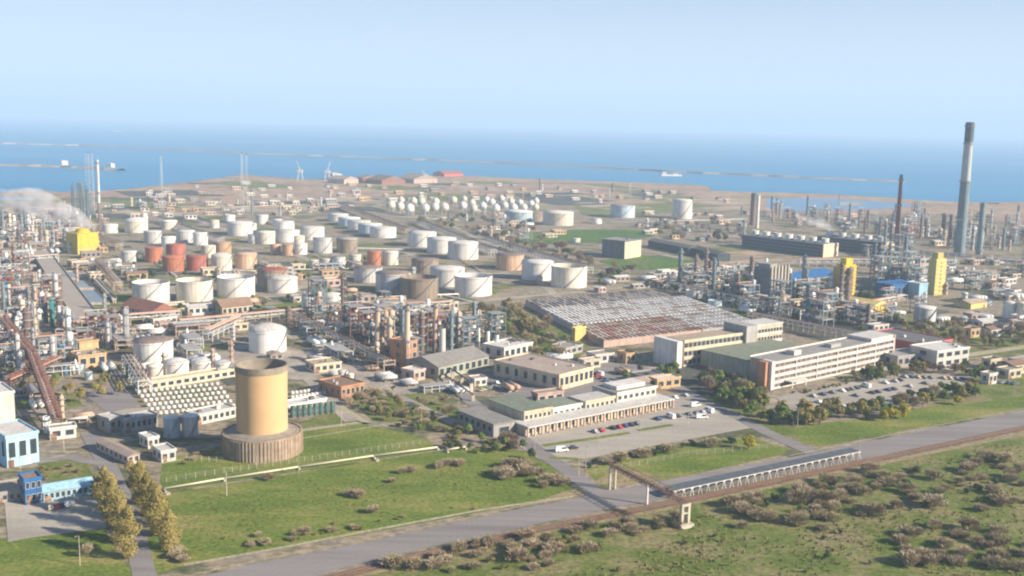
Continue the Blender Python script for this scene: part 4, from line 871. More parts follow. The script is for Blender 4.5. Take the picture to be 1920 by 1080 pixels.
def ex3(t, a, L, d, h, m):
    MB().box(0, .5, 0, L, d, h, wm('slate')).build('core', t)
    for i in range(6): MB().box(L * i / 5 - .5, -.5, 0, L * i / 5 + .5, .45, h + 2, wm('cream')).build('fin', t)
    for i in range(6): MB().box(0, -.1, h * i / 6 + 2.6, L, .48, h * i / 6 + 3.3, wm('roofdark')).build('floor_band', t)
    MB().box(2, 3, h, L * .5, d - 2, h + 3, wm('grey')).build('roof_unit', t)
box_tower('finned_tower_block', 'dark tower block with pale vertical fins on its sunlit front', (1444, 566), (1475, 561), 16, 25, 'dark', ex3, 'building')
# ------------------------------------------------------------------ process equipment prototypes
def cols(*k): return [mat('stack_' + c, STK[c], rough=.7, var=.15, scale=.1, streak=.2) for c in k]
def proto_column(h, r, c, nplat=3, head=True):
    t = empty('process_column', (0, 0, -500), 0, 'x', 'process column'); m = cols(c)[0]
    MB().lathe([(r * 1.15, 0), (r, 2.2), (r, h - r * .8), (r * .85, h - r * .3), (r * .4, h), (.05, h + .1)], m, 14).build('shell', t)
    for i in range(nplat):
        z = h * (i + 1) / (nplat + .6)
        MB().lathe([(r, z), (r + 1.1, z), (r + 1.1, z + 1.1), (r + 1.02, z + 1.1), (r + 1.02, z + .15), (r, z + .15)], M_steel, 12, smooth=False).build('platform', t)
    p = MB(); p.rod((r + .5, 0, 0), (r + .5, 0, h + .8), .28, m, 6); p.rod((r + .5, 0, h + .8), (0, 0, h + .8), .28, m, 6); p.rod((0, 0, h + .8), (0, 0, h), .28, m, 6); p.build('overhead_pipe', t)
    l = MB()
    for s_ in (-.3, .3): l.rod((s_, -r - .3, 0), (s_, -r - .3, h), .07, M_steel, 3)
    l.build('ladder', t); return t
def proto_frame(L, d, lev, lh, c, n_v, seed):
    q = random.Random(seed); t = empty('process_frame', (0, 0, -500), 0, 'x', 'process structure'); m = cols(c)[0]; f = MB(); nb = max(2, int(L / 5))
    for i in range(nb + 1):
        for j in (0, d): f.box(L * i / nb - .2, j - .2, 0, L * i / nb + .2, j + .2, lev * lh, m)
    for k in range(1, lev + 1):
        for j in (0, d): f.box(0, j - .18, k * lh - .45, L, j + .18, k * lh, m)
        for i in range(nb + 1): f.box(L * i / nb - .15, 0, k * lh - .4, L * i / nb + .15, d, k * lh - .05, m)
        for i in range(nb): f.rod((L * i / nb, -.05, (k - 1) * lh), (L * (i + 1) / nb, -.05, k * lh), .1, m, 3)
    f.build('steel_frame', t)
    for k in range(1, lev + 1):
        if q.random() < .85: MB().box(0, .2, k * lh, L * q.uniform(.5, 1), d - .2, k * lh + .12, wm('grey')).build('deck', t)
    for i in range(n_v):
        v = MB(); x = q.uniform(1.5, L - 1.5); y = q.uniform(1.5, d - 1.5); z = q.randrange(0, lev) * lh + .2; r = q.uniform(.7, 1.5); mv = cols(q.choice(['silver', 'white', 'pale', 'peach', 'grey', 'cream', 'concrete', 'blue']))[0]
        if q.random() < .5: v.lathe([(.1, z), (r, z + .4), (r, z + lh * q.uniform(.7, 1.5)), (r * .5, z + lh * 1.6), (.05, z + lh * 1.62)], mv, 12, (x, y, 0))
        else: v.rod((max(.5, x - 3), y, z + r), (min(L, x + 3), y, z + r), r, mv, 10, caps=True)
        v.build('vessel', t)
    for i in range(3):
        p = MB(); y = q.uniform(0, d); z = q.randrange(1, lev + 1) * lh + .7 + .5 * i; mv = cols(q.choice(['silver', 'peach', 'pale', 'rust']))[0]
        p.rod((-1, y, z), (L + 1, y, z), .28, mv, 6); p.rod((L * .3 * i + 1, y, z), (L * .3 * i + 1, y, 0), .24, mv, 6); p.build('pipe', t)
    return t
def proto_exch(L, r, n, c):
    t = empty('vessel_bank', (0, 0, -500), 0, 'x', 'vessel')
    for i in range(n):
        m = cols(c)[0]; y = i * r * 2.6
        MB().rod((0, y, r + 1), (L, y, r + 1), r, m, 12, caps=True).build('drum', t)
        for f_ in (.2, .75): MB().box(L * f_, y - r * .7, 0, L * f_ + .5, y + r * .7, r * .9, wm('grey')).build('saddle', t)
    return t
def proto_rack(L, c, lev=2):
    t = empty('pipe_rack', (0, 0, -500), 0, 'x', 'pipe rack'); m = wm('tanroof') if c == 'concrete' else cols(c)[0]; n = max(1, int(round(L / 8))); f = MB()
    for i in range(n + 1):
        x = L * i / n
        for y in (0, 6): f.box(x - .25, y - .25, 0, x + .25, y + .25, 6.5, m)
        for z in (4, 6.2)[:lev]: f.box(x - .25, -.6, z, x + .25, 6.6, z + .4, m)
    for y in (0, 6): f.box(-.2, y - .12, 3.6, L + .2, y + .12, 4.02, m)
    f.build('support_frame', t)
    for i in range(7):
        y = .3 + i * .9; z = 6.6 if i % 2 == 0 else 4.45; r = (.3, .22, .4, .18, .33, .26, .3)[i]
        MB().rod((0, y, z + r), (L, y, z + r), r, cols(['silver', 'white', 'peach', 'pale', 'cream', 'silver', 'rust'][i])[0], 6, caps=True).build('pipe', t)
    return t
COLP = [proto_column(26, 1.5, 'silver'), proto_column(20, 1.9, 'cream', 2), proto_column(32, 1.3, 'slate', 4), proto_column(15, 2.1, 'white', 2), proto_column(22, 1.2, 'peach', 3), proto_column(28, 1.7, 'brown', 4), proto_column(18, 1.6, 'pale', 2)]
FRP = [proto_frame(16, 9, 3, 5, 'grey', 6, 1), proto_frame(11, 9, 4, 5.2, 'brown', 7, 2), proto_frame(22, 8, 2, 5, 'pale', 7, 3), proto_frame(10, 8, 5, 4.6, 'slate', 8, 4), proto_frame(18, 10, 2, 4.5, 'peach', 6, 5), proto_frame(14, 8, 3, 4.4, 'slate', 6, 6)]
EXP = [proto_exch(9, 1.1, 3, 'white'), proto_exch(12, 1.5, 2, 'pale'), proto_exch(7, .9, 4, 'silver'), proto_exch(8, 1.2, 2, 'peach')]
RKP = {'pale': {}, 'concrete': {}}
CN = ['silver', 'cream', 'dark blue grey', 'white', 'peach coloured', 'brown', 'pale grey']
FN = ['grey three level', 'rusty four level', 'wide pale two level', 'dark five level', 'peach painted two level', 'dark three level']
EN = ['white drums in', 'pale blue grey drums in', 'silver drums in', 'peach drums in']
def place(protos, i, g, rz, sc, label, group):
    p = protos[i]
    c = copy_tree(p) if p.get('used') or True else p
    c.location = g; c.rotation_euler = (0, 0, rz); c.scale = sc if hasattr(sc, '__len__') else (sc, sc, sc); c['label'] = label; c['group'] = group; return c
SZ = {True: ['tall', 'high', 'lofty'], False: ['short', 'low', 'stumpy']}
def scatter(poly, nf, nc, ne, ns, zone, fsel=range(6), csel=range(7), hs=1.0):
    for x, y, g in spots(poly, nf, 9 if zone != 'back' else 7):
        i = rnd.choice(list(fsel)); s_ = rnd.uniform(.7, 1.15); place(FRP, i, g, UANG + rnd.choice([0, 0, math.pi / 2]), (s_, s_, s_ * rnd.uniform(.8, 1.1) * hs), auto(f'{FN[i]} process frame', x, y), 'process frames')
    for x, y, g in spots(poly, nc, 3):
        i = rnd.choice(list(csel)); s_ = rnd.uniform(.65, 1.1); place(COLP, i, g, rnd.uniform(0, 6), (s_, s_, s_ * rnd.uniform(.7, 1.1) * hs), auto(f'{rnd.choice(SZ[s_ > .88])} {CN[i]} process column', x, y), 'process columns')
    for x, y, g in spots(poly, ne, 6):
        i = rnd.randrange(4); place(EXP, i, g, UANG + rnd.choice([0, math.pi / 2]), rnd.uniform(.8, 1.4), auto(f'{EN[i]} a row', x, y), 'banks of lying drums')
    for x, y, g in spots(poly, ns, 6):
        wl = rnd.choice(['white', 'cream', 'grey', 'pink', 'buff', 'white', 'roofpink']); rf = rnd.choice(['roofgrey', 'roofwhite', 'tanroof', 'roofbrown', 'roofwhite', 'roofpink', 'roofdark'])
        L = rnd.uniform(6, 17); d = rnd.uniform(5, 10); e = g + U * L
        B('small_shed', f'{dict(white="white", cream="cream", grey="grey", pink="pink", buff="buff", roofpink="dull pink")[wl]} {"long" if L > 12 else "small"} shed with {dict(roofgrey="grey", roofwhite="white", tanroof="tan", roofbrown="brown", roofpink="pinkish", roofdark="dark")[rf]} roof', 'shed',
          (x, y), PX((e.x, e.y, 0)), d, rnd.uniform(3, 5.5), wl, rf, 1, max(2, int(L / 4)), style=rnd.choice(['flat', 'flat', 'low']), group='small plant sheds', units=False)
scatter([(-30, 540), (110, 540), (150, 640), (110, 700), (-30, 700)], 14, 20, 6, 5, 'left', fsel=(0, 1, 2, 4))
scatter([(-30, 420), (130, 425), (140, 500), (60, 540), (-30, 540)], 14, 18, 8, 8, 'upleft', fsel=(0, 1, 2, 4))
scatter([(-30, 560), (200, 590), (250, 640), (120, 720), (-30, 700)], 6, 16, 8, 6, 'left2', fsel=(0, 1, 2, 4), hs=.8)
scatter([(-30, 400), (150, 420), (230, 520), (60, 560), (-30, 540)], 8, 16, 8, 12, 'left3', fsel=(0, 1, 2, 4), hs=.8)
scatter([(0, 740), (120, 730), (150, 800), (90, 830), (70, 760)], 1, 2, 3, 3, 'left4', fsel=(1, 4), hs=.6)
scatter([(-30, 560), (200, 590), (250, 640), (120, 720), (-30, 700)], 6, 16, 8, 6, 'left2', fsel=(0, 1, 2, 4), hs=.8)
scatter([(-30, 400), (150, 420), (230, 520), (60, 560), (-30, 540)], 8, 16, 8, 12, 'left3', fsel=(0, 1, 2, 4), hs=.8)
scatter([(600, 590), (700, 580), (850, 640), (840, 700), (740, 700), (640, 640)], 12, 14, 5, 1, 'mid', fsel=(1, 3, 5, 0))
scatter([(850, 625), (960, 640), (940, 670), (850, 660)], 4, 4, 2, 0, 'mid2', fsel=(3, 5))
scatter([(1630, 486), (1722, 480), (1722, 548), (1640, 545)], 12, 6, 0, 0, 'frames', fsel=(3, 5), csel=(2, 6), hs=1.15)
scatter([(1400, 402), (1700, 405), (1935, 430), (1935, 480), (1700, 462), (1580, 432), (1480, 428)], 48, 60, 6, 14, 'back', fsel=(0, 1, 3, 5), csel=(0, 1, 2, 4, 5, 6))
scatter([(1210, 530), (1420, 520), (1640, 566), (1720, 590), (1640, 625), (1440, 600)], 26, 24, 10, 10, 'yard', fsel=(3, 5, 0, 5), csel=(2, 5, 6, 3))
scatter([(1690, 486), (1935, 490), (1935, 570), (1780, 570), (1690, 590)], 12, 6, 6, 16, 'right', fsel=(0, 2, 5), hs=.7)
scatter([(200, 520), (230, 500), (700, 500), (960, 560), (600, 640), (240, 640)], 5, 5, 14, 22, 'tankzone', fsel=(2, 4), hs=.6)
scatter([(-30, 395), (600, 375), (700, 392), (420, 412), (-30, 425)], 3, 8, 8, 60, 'farleft', fsel=(2, 4), hs=.8)
scatter([(100, 640), (250, 620), (440, 660), (440, 700), (260, 720), (110, 720)], 4, 3, 8, 7, 'a', fsel=(2, 4), hs=.6)
scatter([(450, 640), (640, 650), (720, 720), (640, 720), (540, 700)], 2, 0, 6, 5, 'b', fsel=(2,), hs=.6)
scatter([(1180, 400), (1400, 400), (1400, 470), (1300, 470), (1180, 430)], 2, 4, 4, 16, 'c', fsel=(0, 2), hs=.8)
scatter([(250, 365), (440, 342), (900, 345), (1300, 358), (1380, 385), (700, 378), (250, 385)], 0, 4, 0, 44, 'shore', fsel=(2,), hs=.8)
scatter([(250, 365), (440, 342), (900, 345), (1300, 358), (1380, 385), (700, 378), (250, 385)], 0, 4, 0, 44, 'shore', fsel=(2,), hs=.8)
scatter([(760, 400), (960, 400), (1060, 440), (960, 470), (900, 450)], 2, 5, 4, 12, 'd', fsel=(0, 2), hs=.8)
scatter([(880, 560), (1010, 548), (1200, 520), (1400, 500), (1420, 520), (1200, 545), (1020, 560)], 1, 0, 3, 10, 'e', fsel=(2,), hs=.6)
scatter([(720, 720), (900, 720), (990, 690), (1040, 680), (1240, 680), (1300, 720), (1200, 740), (940, 780)], 1, 0, 5, 8, 'f', fsel=(2,), hs=.5)
scatter([(1690, 600), (1935, 600), (1935, 630), (1800, 640)], 0, 2, 3, 8, 'g', fsel=(2,), hs=.5)
scatter([(1820, 690), (1935, 680), (1935, 720), (1850, 730)], 0, 0, 0, 5, 'h', fsel=(2,), hs=.5)
for n_, (x, y, c, hh_) in enumerate(((1645, 548, 3, 1.25), (1662, 546, 3, 1.2), (1680, 547, 5, 1.5), (1697, 546, 3, 1.15), (1712, 545, 5, 1.4), (1652, 536, 5, 1.5), (1672, 535, 3, 1.2), (1700, 534, 3, 1.2))):
    place(FRP, c, G(x, y), UANG, (1.2, 1.1, hh_), f'{["broad", "second", "highest", "slim", "last", "rear", "inner", "back corner"][n_]} dark blue process frame of the tight cluster behind the deep blue hall', 'process frames')
# ------------------------------------------------------------------ pipe racks along the plant streets
RN = 0
def rack(pA, pB, c='concrete'):
    global RN
    a, rz, L = frame_of(pA, pB); t = proto_rack(L, c); t.location = (a.x, a.y, 0); t.rotation_euler = (0, 0, rz)
    t['label'] = auto('long pale pipe rack' if c == 'concrete' else 'long grey pipe rack', (pA[0] + pB[0]) / 2, (pA[1] + pB[1]) / 2); t['group'] = 'pipe racks along the plant streets'
    return t
for a, b_, c in (((120, 620), (340, 604), 'concrete'), ((340, 622), (640, 592), 'concrete'), ((540, 604), (720, 700), 'concrete'), ((60, 590), (20, 520), 'pale'), ((105, 640), (250, 640), 'concrete'),
    ((440, 612), (380, 640), 'pale'), ((690, 596), (850, 584), 'concrete'), ((850, 605), (960, 664), 'pale'), ((1250, 545), (1500, 600), 'pale'), ((1380, 520), (1640, 605), 'concrete'), ((1500, 500), (1640, 500), 'pale'),
    ((1700, 480), (1920, 500), 'pale'), ((1560, 600), (1700, 570), 'concrete'), ((230, 470), (130, 420), 'concrete'), ((420, 458), (300, 415), 'pale'), ((230, 545), (190, 500), 'concrete'), ((0, 500), (110, 492), 'pale'), ((0, 560), (60, 556), 'concrete'),
    ((905, 455), (1100, 515), 'pale'), ((780, 420), (920, 480), 'pale'), ((1190, 425), (1390, 440), 'pale'), ((640, 392), (760, 440), 'concrete'), ((1400, 605), (1620, 650), 'concrete'), ((230, 690), (260, 740), 'pale'), ((560, 560), (700, 600), 'pale')):
    rack(a, b_, c)
for P_ in COLP + FRP + EXP:
    for ch in list(P_.children): bpy.data.objects.remove(ch)
    bpy.data.objects.remove(P_)
# ================================================================== ROADSIDE AND FOREGROUND THINGS
wc = wm('white'); conc = mat('bare_concrete', (0.55, 0.50, 0.42), var=.3, scale=.4, streak=.2)
# canopy of white posts along the railway with a dark roof that also paints in shadow on the road
def canopy():
    A, B_ = G(1266, 936), G(1610, 861); d = B_ - A; L = d.length; rz = math.atan2(d.y, d.x); n = 26
    t = empty('trackside_canopy', A, rz, 'long dark roofed canopy on a row of white forked posts between road and railway', 'shelter')
    for i in range(n):
        x = L * i / (n - 1); p = MB()
        p.rod((x - .9, -.2, 0), (x - .15, 0, 2.6), .15, wc, 4, caps=True).rod((x + .9, -.2, 0), (x + .15, 0, 2.6), .15, wc, 4, caps=True).box(x - .6, -.2, 2.6, x + .6, .3, 2.9, wc)
        p.build('post', t)
    MB().add([(-1, .3, 2.95), (L + 1, .3, 2.95), (L + 1, 5.4, 3.0), (-1, 5.4, 3.0), (-1, .3, 3.15), (L + 1, .3, 3.15), (L + 1, 5.4, 3.2), (-1, 5.4, 3.2)], [(3, 2, 1, 0), (4, 5, 6, 7), (0, 1, 5, 4), (1, 2, 6, 5), (2, 3, 7, 6), (3, 0, 4, 7)],
             mat('canopy_roof_and_shade', (0.10, 0.115, 0.135), var=.35, scale=.3)).build('roof', t)
    r = MB(); r.box(-1, -.1, 2.91, L + 1, .28, 3.12, wc).box(-.5, 5.1, 0, -.2, 5.3, 3.0, wc).box(L - .2, 5.1, 0, L + .1, 5.3, 3.0, wc); r.build('edge_beam', t)
canopy()
# brown lattice pipe bridge over the road, its two end legs
def truss_bridge():
    A, B_ = G(1148, 917), G(1283, 988); zt = 52 * mpp(1283, 988); d = B_ - A; L = d.length; rz = math.atan2(d.y, d.x)
    m = mat('truss_rust', (0.24, 0.15, 0.12), var=.3); t = empty('pipe_bridge', A, rz, 'rusty lattice pipe bridge crossing the road to a white concrete pylon by the railway', 'pipe bridge')
    mb = MB(); n = 16; z0, z1 = zt - 1.0, zt + 1.3
    for i in range(n + 1):
        x = L * i / n
        for y in (-1.3, 1.3):
            mb.rod((x, y, z0), (x, y, z1), .07, m, 4)
            if i < n:
                x2 = L * (i + 1) / n; mb.rod((x, y, z0), (x2, y, z0), .09, m, 4).rod((x, y, z1), (x2, y, z1), .09, m, 4)
                mb.rod((x, y, z0 if i % 2 else z1), (x2, y, z1 if i % 2 else z0), .06, m, 4)
        mb.rod((x, -1.3, z0), (x, 1.3, z0), .1, m, 4).rod((x, -1.3, z1), (x, 1.3, z1), .1, m, 4)
    mb.build('lattice_frame', t)
    for y in (-.8, 0, .8): MB().rod((-3, y, z0 + .45), (L + 1, y, z0 + .45), .17, cols('brown')[0], 8, caps=True).build('pipe', t)
    f = MB(); f.box(L - .5, -1.8, 1.2, L + .6, -.9, z0, conc).box(L - .5, .9, 1.2, L + .6, 1.8, z0, conc).box(L - .6, -1.8, z0 - .9, L + .7, 1.8, z0 - .1, conc).box(L - .45, -.9, zt * .5, L + .5, .9, zt * .5 + .5, conc); f.build('pylon', t)
    MB().box(L - 1.6, -2.6, 0, L + 1.8, 2.6, 1.3, conc).build('plinth', t)
    MB().box(-.4, -1.5, 0, .3, -.8, z0, conc).box(-.4, .8, 0, .3, 1.5, z0, conc).box(-.4, -.8, z0 - .8, .3, .8, z0 - .2, conc).build('leg', t)
    g = G(1213, 946) - A; g.rotate(Matrix.Rotation(-rz, 3, 'Z')); MB().box(g.x - .3, g.y - .3, 0, g.x + .3, g.y + .3, zt - 1.1, wc).build('prop', t)
truss_bridge()
# low pipeline on concrete saddles through the green field
def pipeline(pts, desc, r=.36, z=1.0, gap=16, m=None, flagged=True):
    P = [G(*p) for p in pts]; t = empty('pipeline', P[0], 0, desc, 'pipeline'); O = P[0]; mb = MB(); m = m or mat('pipeline_cream', (0.66, 0.60, 0.46), var=.2, scale=.2)
    for a, b_ in zip(P, P[1:]): mb.rod((a - O) + Vector((0, 0, z)), (b_ - O) + Vector((0, 0, z)), r, m, 8, caps=True); 
    mb.build('pipe', t); i = 0
    for a, b_ in zip(P, P[1:]):
        L = (b_ - a).length; n = max(1, int(L / gap)); d = (b_ - a).normalized(); q = Vector((-d.y, d.x, 0))
        for j in range(n + (b_ is P[-1])):
            c = a.lerp(b_, j / n) - O; s_ = MB(); big = i % 3 == 0 and flagged; i += 1
            w_ = 1.6 if big else .8; cc = c - q * (w_ * .4)
            vs = [cc + d * sx * .35 + q * sy * w_ + Vector((0, 0, zz)) for zz in (0, z - r + .15) for sx, sy in ((-1, -1), (1, -1), (1, 1), (-1, 1))]
            s_.add(vs, [(3, 2, 1, 0), (4, 5, 6, 7), (0, 1, 5, 4), (1, 2, 6, 5), (2, 3, 7, 6), (3, 0, 4, 7)], conc)
            if big: e = cc - q * (w_ + 1.6); s_.rod(e, e + Vector((0, 0, .7)), 1.0, conc, 6, caps=True)
            s_.build('saddle', t)
    return t
pipeline([(308, 921), (420, 902), (560, 880), (700, 859), (820, 843)], 'long cream pipeline on concrete saddles across the green field below the big cooling tower')
pipeline([(838, 848), (872, 842)], 'short stub of cream pipeline beyond the end of the long one', flagged=False)
pipeline([(125, 806), (165, 802), (206, 798)], 'short white elevated pipe crossing the lane by the grey pump blocks', r=.5, z=4.5, gap=10, m=wc, flagged=False)
pipeline([(812, 686), (850, 710), (885, 735)], 'black pipe slanting down past the long grey green shed, the upper one', r=.45, z=4.5, gap=14, m=M_darksteel, flagged=False)
pipeline([(812, 700), (850, 724), (888, 752)], 'black pipe slanting down past the long grey green shed, the lower one', r=.35, z=3.0, gap=14, m=M_darksteel, flagged=False)
pipeline([(560, 560), (640, 560), (720, 562), (860, 556)], 'thin pale pipeline running behind the small bright white tanks', r=.5, z=2, gap=12, m=wc, flagged=False)
# fence of pale concrete posts behind the pipeline
def fence(pts, desc, gap=3.0, h=2.2, col='cream'):
    P = [G(*p) for p in pts]; O = P[0]; t = empty('fence', O, 0, desc, 'fence'); mb = MB(); n_posts = 0
    m = mat('fence_' + col, (0.50, 0.46, 0.36) if col == 'cream' else (.3, .3, .28), var=.2)
    for a, b_ in zip(P, P[1:]):
        L = (b_ - a).length; n = max(1, int(L / gap))
        for j in range(n):
            c = a.lerp(b_, j / n) - O
            if n_posts < 95: MB().rod(c, c + Vector((0, 0, h)), .13, m, 4).build('post', t); n_posts += 1
            else: mb.rod(c, c + Vector((0, 0, h)), .13, m, 4)
        for z in (.6, 1.3, 2.0): mb.rod(a - O + Vector((0, 0, z)), b_ - O + Vector((0, 0, z)), .035, m, 3)
    mb.build('wires', t)
fence([(312, 905), (420, 888), (600, 862), (800, 832)], 'thin post and wire fence just behind the long cream pipeline')
fence([(350, 862), (420, 868)], 'short post fence near the foot of the brown ringed basin')
fence([(1100, 893), (1290, 855), (1470, 838)], 'wire fence along the grass strip in front of the canteen car park', gap=4)
# white vessel rows (water filters) and green vessels
def filt(x, y, r, h, m, desc, grp, nm='filter_vessel'):
    g = G(x, y); t = empty(nm, g, 0, desc, 'vessel', grp)
    MB().lathe([(r, .5), (r, h), (r * .8, h + r * .35), (r * .4, h + r * .5), (.05, h + r * .55)], m, 14).build('shell', t)
    MB().box(-r * 1.05, -.3, 0, r * 1.05, .3, .6, conc).build('saddle', t)
    MB().rod((0, 0, h + r * .5), (r * 1.3, 0, h + r * .5), .15, M_steel, 5).rod((r * 1.3, 0, h + r * .5), (r * 1.3, 0, .2), .15, M_steel, 5).build('pipe', t)
    occ_add(g, r + .5); return t
ft = None
ORD = ['first', 'second', 'third', 'fourth', 'fifth', 'sixth', 'seventh', 'eighth', 'ninth', 'tenth', 'eleventh', 'twelfth', 'thirteenth', 'fourteenth', 'fifteenth']
RNAMES = ['front', 'second', 'third', 'fourth', 'fifth', 'back']
for j in range(6):
    for i in range(15):
        x = 300 + i * 10.5 - (5 - j) * 2 - j * 8; y = 779 - j * 8.2 - i * 1.1
        if x > 443 or x < 258: continue
        lab = f'white domed filter vessel {ORD[i]} along the {RNAMES[j]} of six rows beside the big cooling tower'
        if ft is None: ft = filt(x, y, 1.0, 1.3, wc, lab, 'white filter vessels in six rows')
        else: c = copy_tree(ft); c.location = G(x, y); c['label'] = lab
gt_ = None
for j in range(2):
    for i in range(8):
        x = 549 + i * 10.5; y = 783 - j * 9 - i * 1.2
        lab = f'dark green domed vessel {ORD[i]} along the {["front", "back"][j]} row below the long white slab'
        if gt_ is None: gt_ = filt(x, y, 1.15, 2.6, mat('vessel_green', (.06, .13, .11), rough=.5), lab, 'dark green vessels below the white slab')
        else: c = copy_tree(gt_); c.location = G(x, y); c['label'] = lab
for i in range(9):
    for j in range(2):
        c = copy_tree(ft); c.location = G(548 + i * 7.5, 748 - j * 8 - i * 1.0); c['label'] = f'white domed filter vessel {ORD[i]} along the {["nearer", "farther"][j]} short row behind the long white slab'; c['group'] = 'white filter vessels behind the slab'
# settling basins and the long concrete rack
def basin(q, desc, z=1.6):
    P = [G(*p) for p in q]; O = P[0]; t = empty('settling_basin', O, 0, desc, 'basin', 'grey settling basins'); mb = MB(); n = len(P); c = sum(P, Vector()) / n
    for i in range(n):
        a, b_ = P[i], P[(i + 1) % n]; ai, bi = a.lerp(c, .035), b_.lerp(c, .035)
        vs = [p - O for p in (a, b_, bi, ai)]; vs = [v.xy.to_3d() for v in vs] + [v.xy.to_3d() + Vector((0, 0, z)) for v in vs]
        mb.add(vs, [(4, 5, 6, 7), (0, 1, 5, 4), (2, 3, 7, 6)], conc)
    mb.build('basin_wall', t)
    wm_ = mat('basin_water', (0.20, 0.24, 0.28), rough=.25, var=.35, scale=.05)
    MB().add([(p.lerp(c, .03) - O).xy.to_3d() + Vector((0, 0, .9)) for p in P], [tuple(range(n))], wm_).build('basin_surface', t)
basin([(150, 572), (206, 571), (178, 545), (136, 546)], 'nearest grey settling basin beside the long concrete rack')
basin([(134, 544), (177, 543), (156, 526), (122, 527)], 'middle grey settling basin beside the long concrete rack')
basin([(112, 525), (155, 524), (138, 511), (100, 512)], 'farthest grey settling basin beside the long concrete rack')
basin([(178, 612), (228, 608), (214, 590), (168, 592)], 'grey settling basin just below the others beside the pipe racks')
def slab(pA, pB, wd, h, desc, m, nm='conveyor_gallery'):
    a, rz, L = frame_of(pA, pB); t = empty(nm, a, rz, desc, 'gallery')
    MB().box(0, -wd / 2, h - 1.2, L, wd / 2, h, m).build('deck', t)
    for i in range(int(L / 10) + 1):
        for y in (-wd / 2 + .8, wd / 2 - .8): MB().box(i * 10, y - .4, 0, i * 10 + .8, y + .4, h - 1.25, conc).build('leg', t)
    for y in (-wd / 2, wd / 2): MB().box(0, y - .15, h, L, y + .15, h + .8, conc).build('parapet', t)
slab((168, 614), (75, 478), 15, 4.5, 'broad pale concrete gallery running away past the settling basins', mat('gallery_deck', (0.40, 0.35, 0.30), var=.15, scale=.15, streak=0))
slab((215, 568), (165, 515), 3, 3, 'narrow pale gallery on the far side of the settling basins', conc)
# rusty conveyor / pipe truss in the near corner of the plant
def rusty(pA, pB, h0, h1, w_, desc):
    a, rz, L = frame_of(pA, pB); m = mat('truss_red_brown', (0.25, 0.13, 0.10), var=.35); t = empty('pipe_trestle', a, rz, desc, 'pipe trestle'); mb = MB()
    lattice(mb, (0, 0, h0), (L, 0, h1), w_, w_, m, max(6, int(L / 4)), .22); mb.build('lattice_frame', t)
    for i in range(4): MB().rod((0, -w_ / 2 + i * w_ / 3, h0 + .4), (L, -w_ / 2 + i * w_ / 3, h1 + .4), .32, cols(['peach', 'rust', 'silver', 'brown'][i])[0], 6).build('pipe', t)
    for f in (0.05, .35, .65, .95):
        z = h0 + (h1 - h0) * f - w_ / 2
        MB().rod((L * f - 1, -w_ / 2, 0), (L * f, -w_ / 2, z), .3, m, 4).rod((L * f + 1, w_ / 2, 0), (L * f, w_ / 2, z), .3, m, 4).build('trestle_leg', t)
rusty((108, 812), (60, 700), 6, 12, 4, 'rusty red brown pipe trestle climbing from the lane towards the crowded pipes')
rusty((60, 705), (10, 650), 12, 15, 4, 'rusty pipe trestle at the very edge, continuing the red brown one')
rusty((15, 745), (110, 700), 8, 8, 3, 'brown pipe trestle crossing the red brown one near the white tower block')
for i_, (a_, b2_, c_) in enumerate((((230, 515), (700, 505), 'silver'), ((640, 512), (900, 572), 'pale'), ((210, 482), (480, 512), 'cream'), ((500, 462), (760, 470), 'pale'), ((420, 415), (640, 500), 'silver'), ((300, 395), (560, 385), 'cream'), ((600, 400), (860, 414), 'pale'),
    ((740, 500), (960, 520), 'cream'), ((330, 520), (260, 470), 'pale'), ((560, 545), (470, 480), 'silver'), ((920, 520), (780, 440), 'cream'), ((1110, 420), (1400, 412), 'pale'), ((1180, 512), (1420, 505), 'pale'), ((0, 455), (130, 452), 'peach'), ((0, 478), (120, 474), 'silver'), ((0, 520), (95, 516), 'cream'))):
    pipeline([a_, b2_], auto(f'{["silver grey", "pale", "cream", "thin", "slim"][i_ % 5]} ground pipeline', (a_[0] + b2_[0]) / 2, (a_[1] + b2_[1]) / 2), r=.45, z=1.2, gap=30, m=cols(c_)[0], flagged=False)
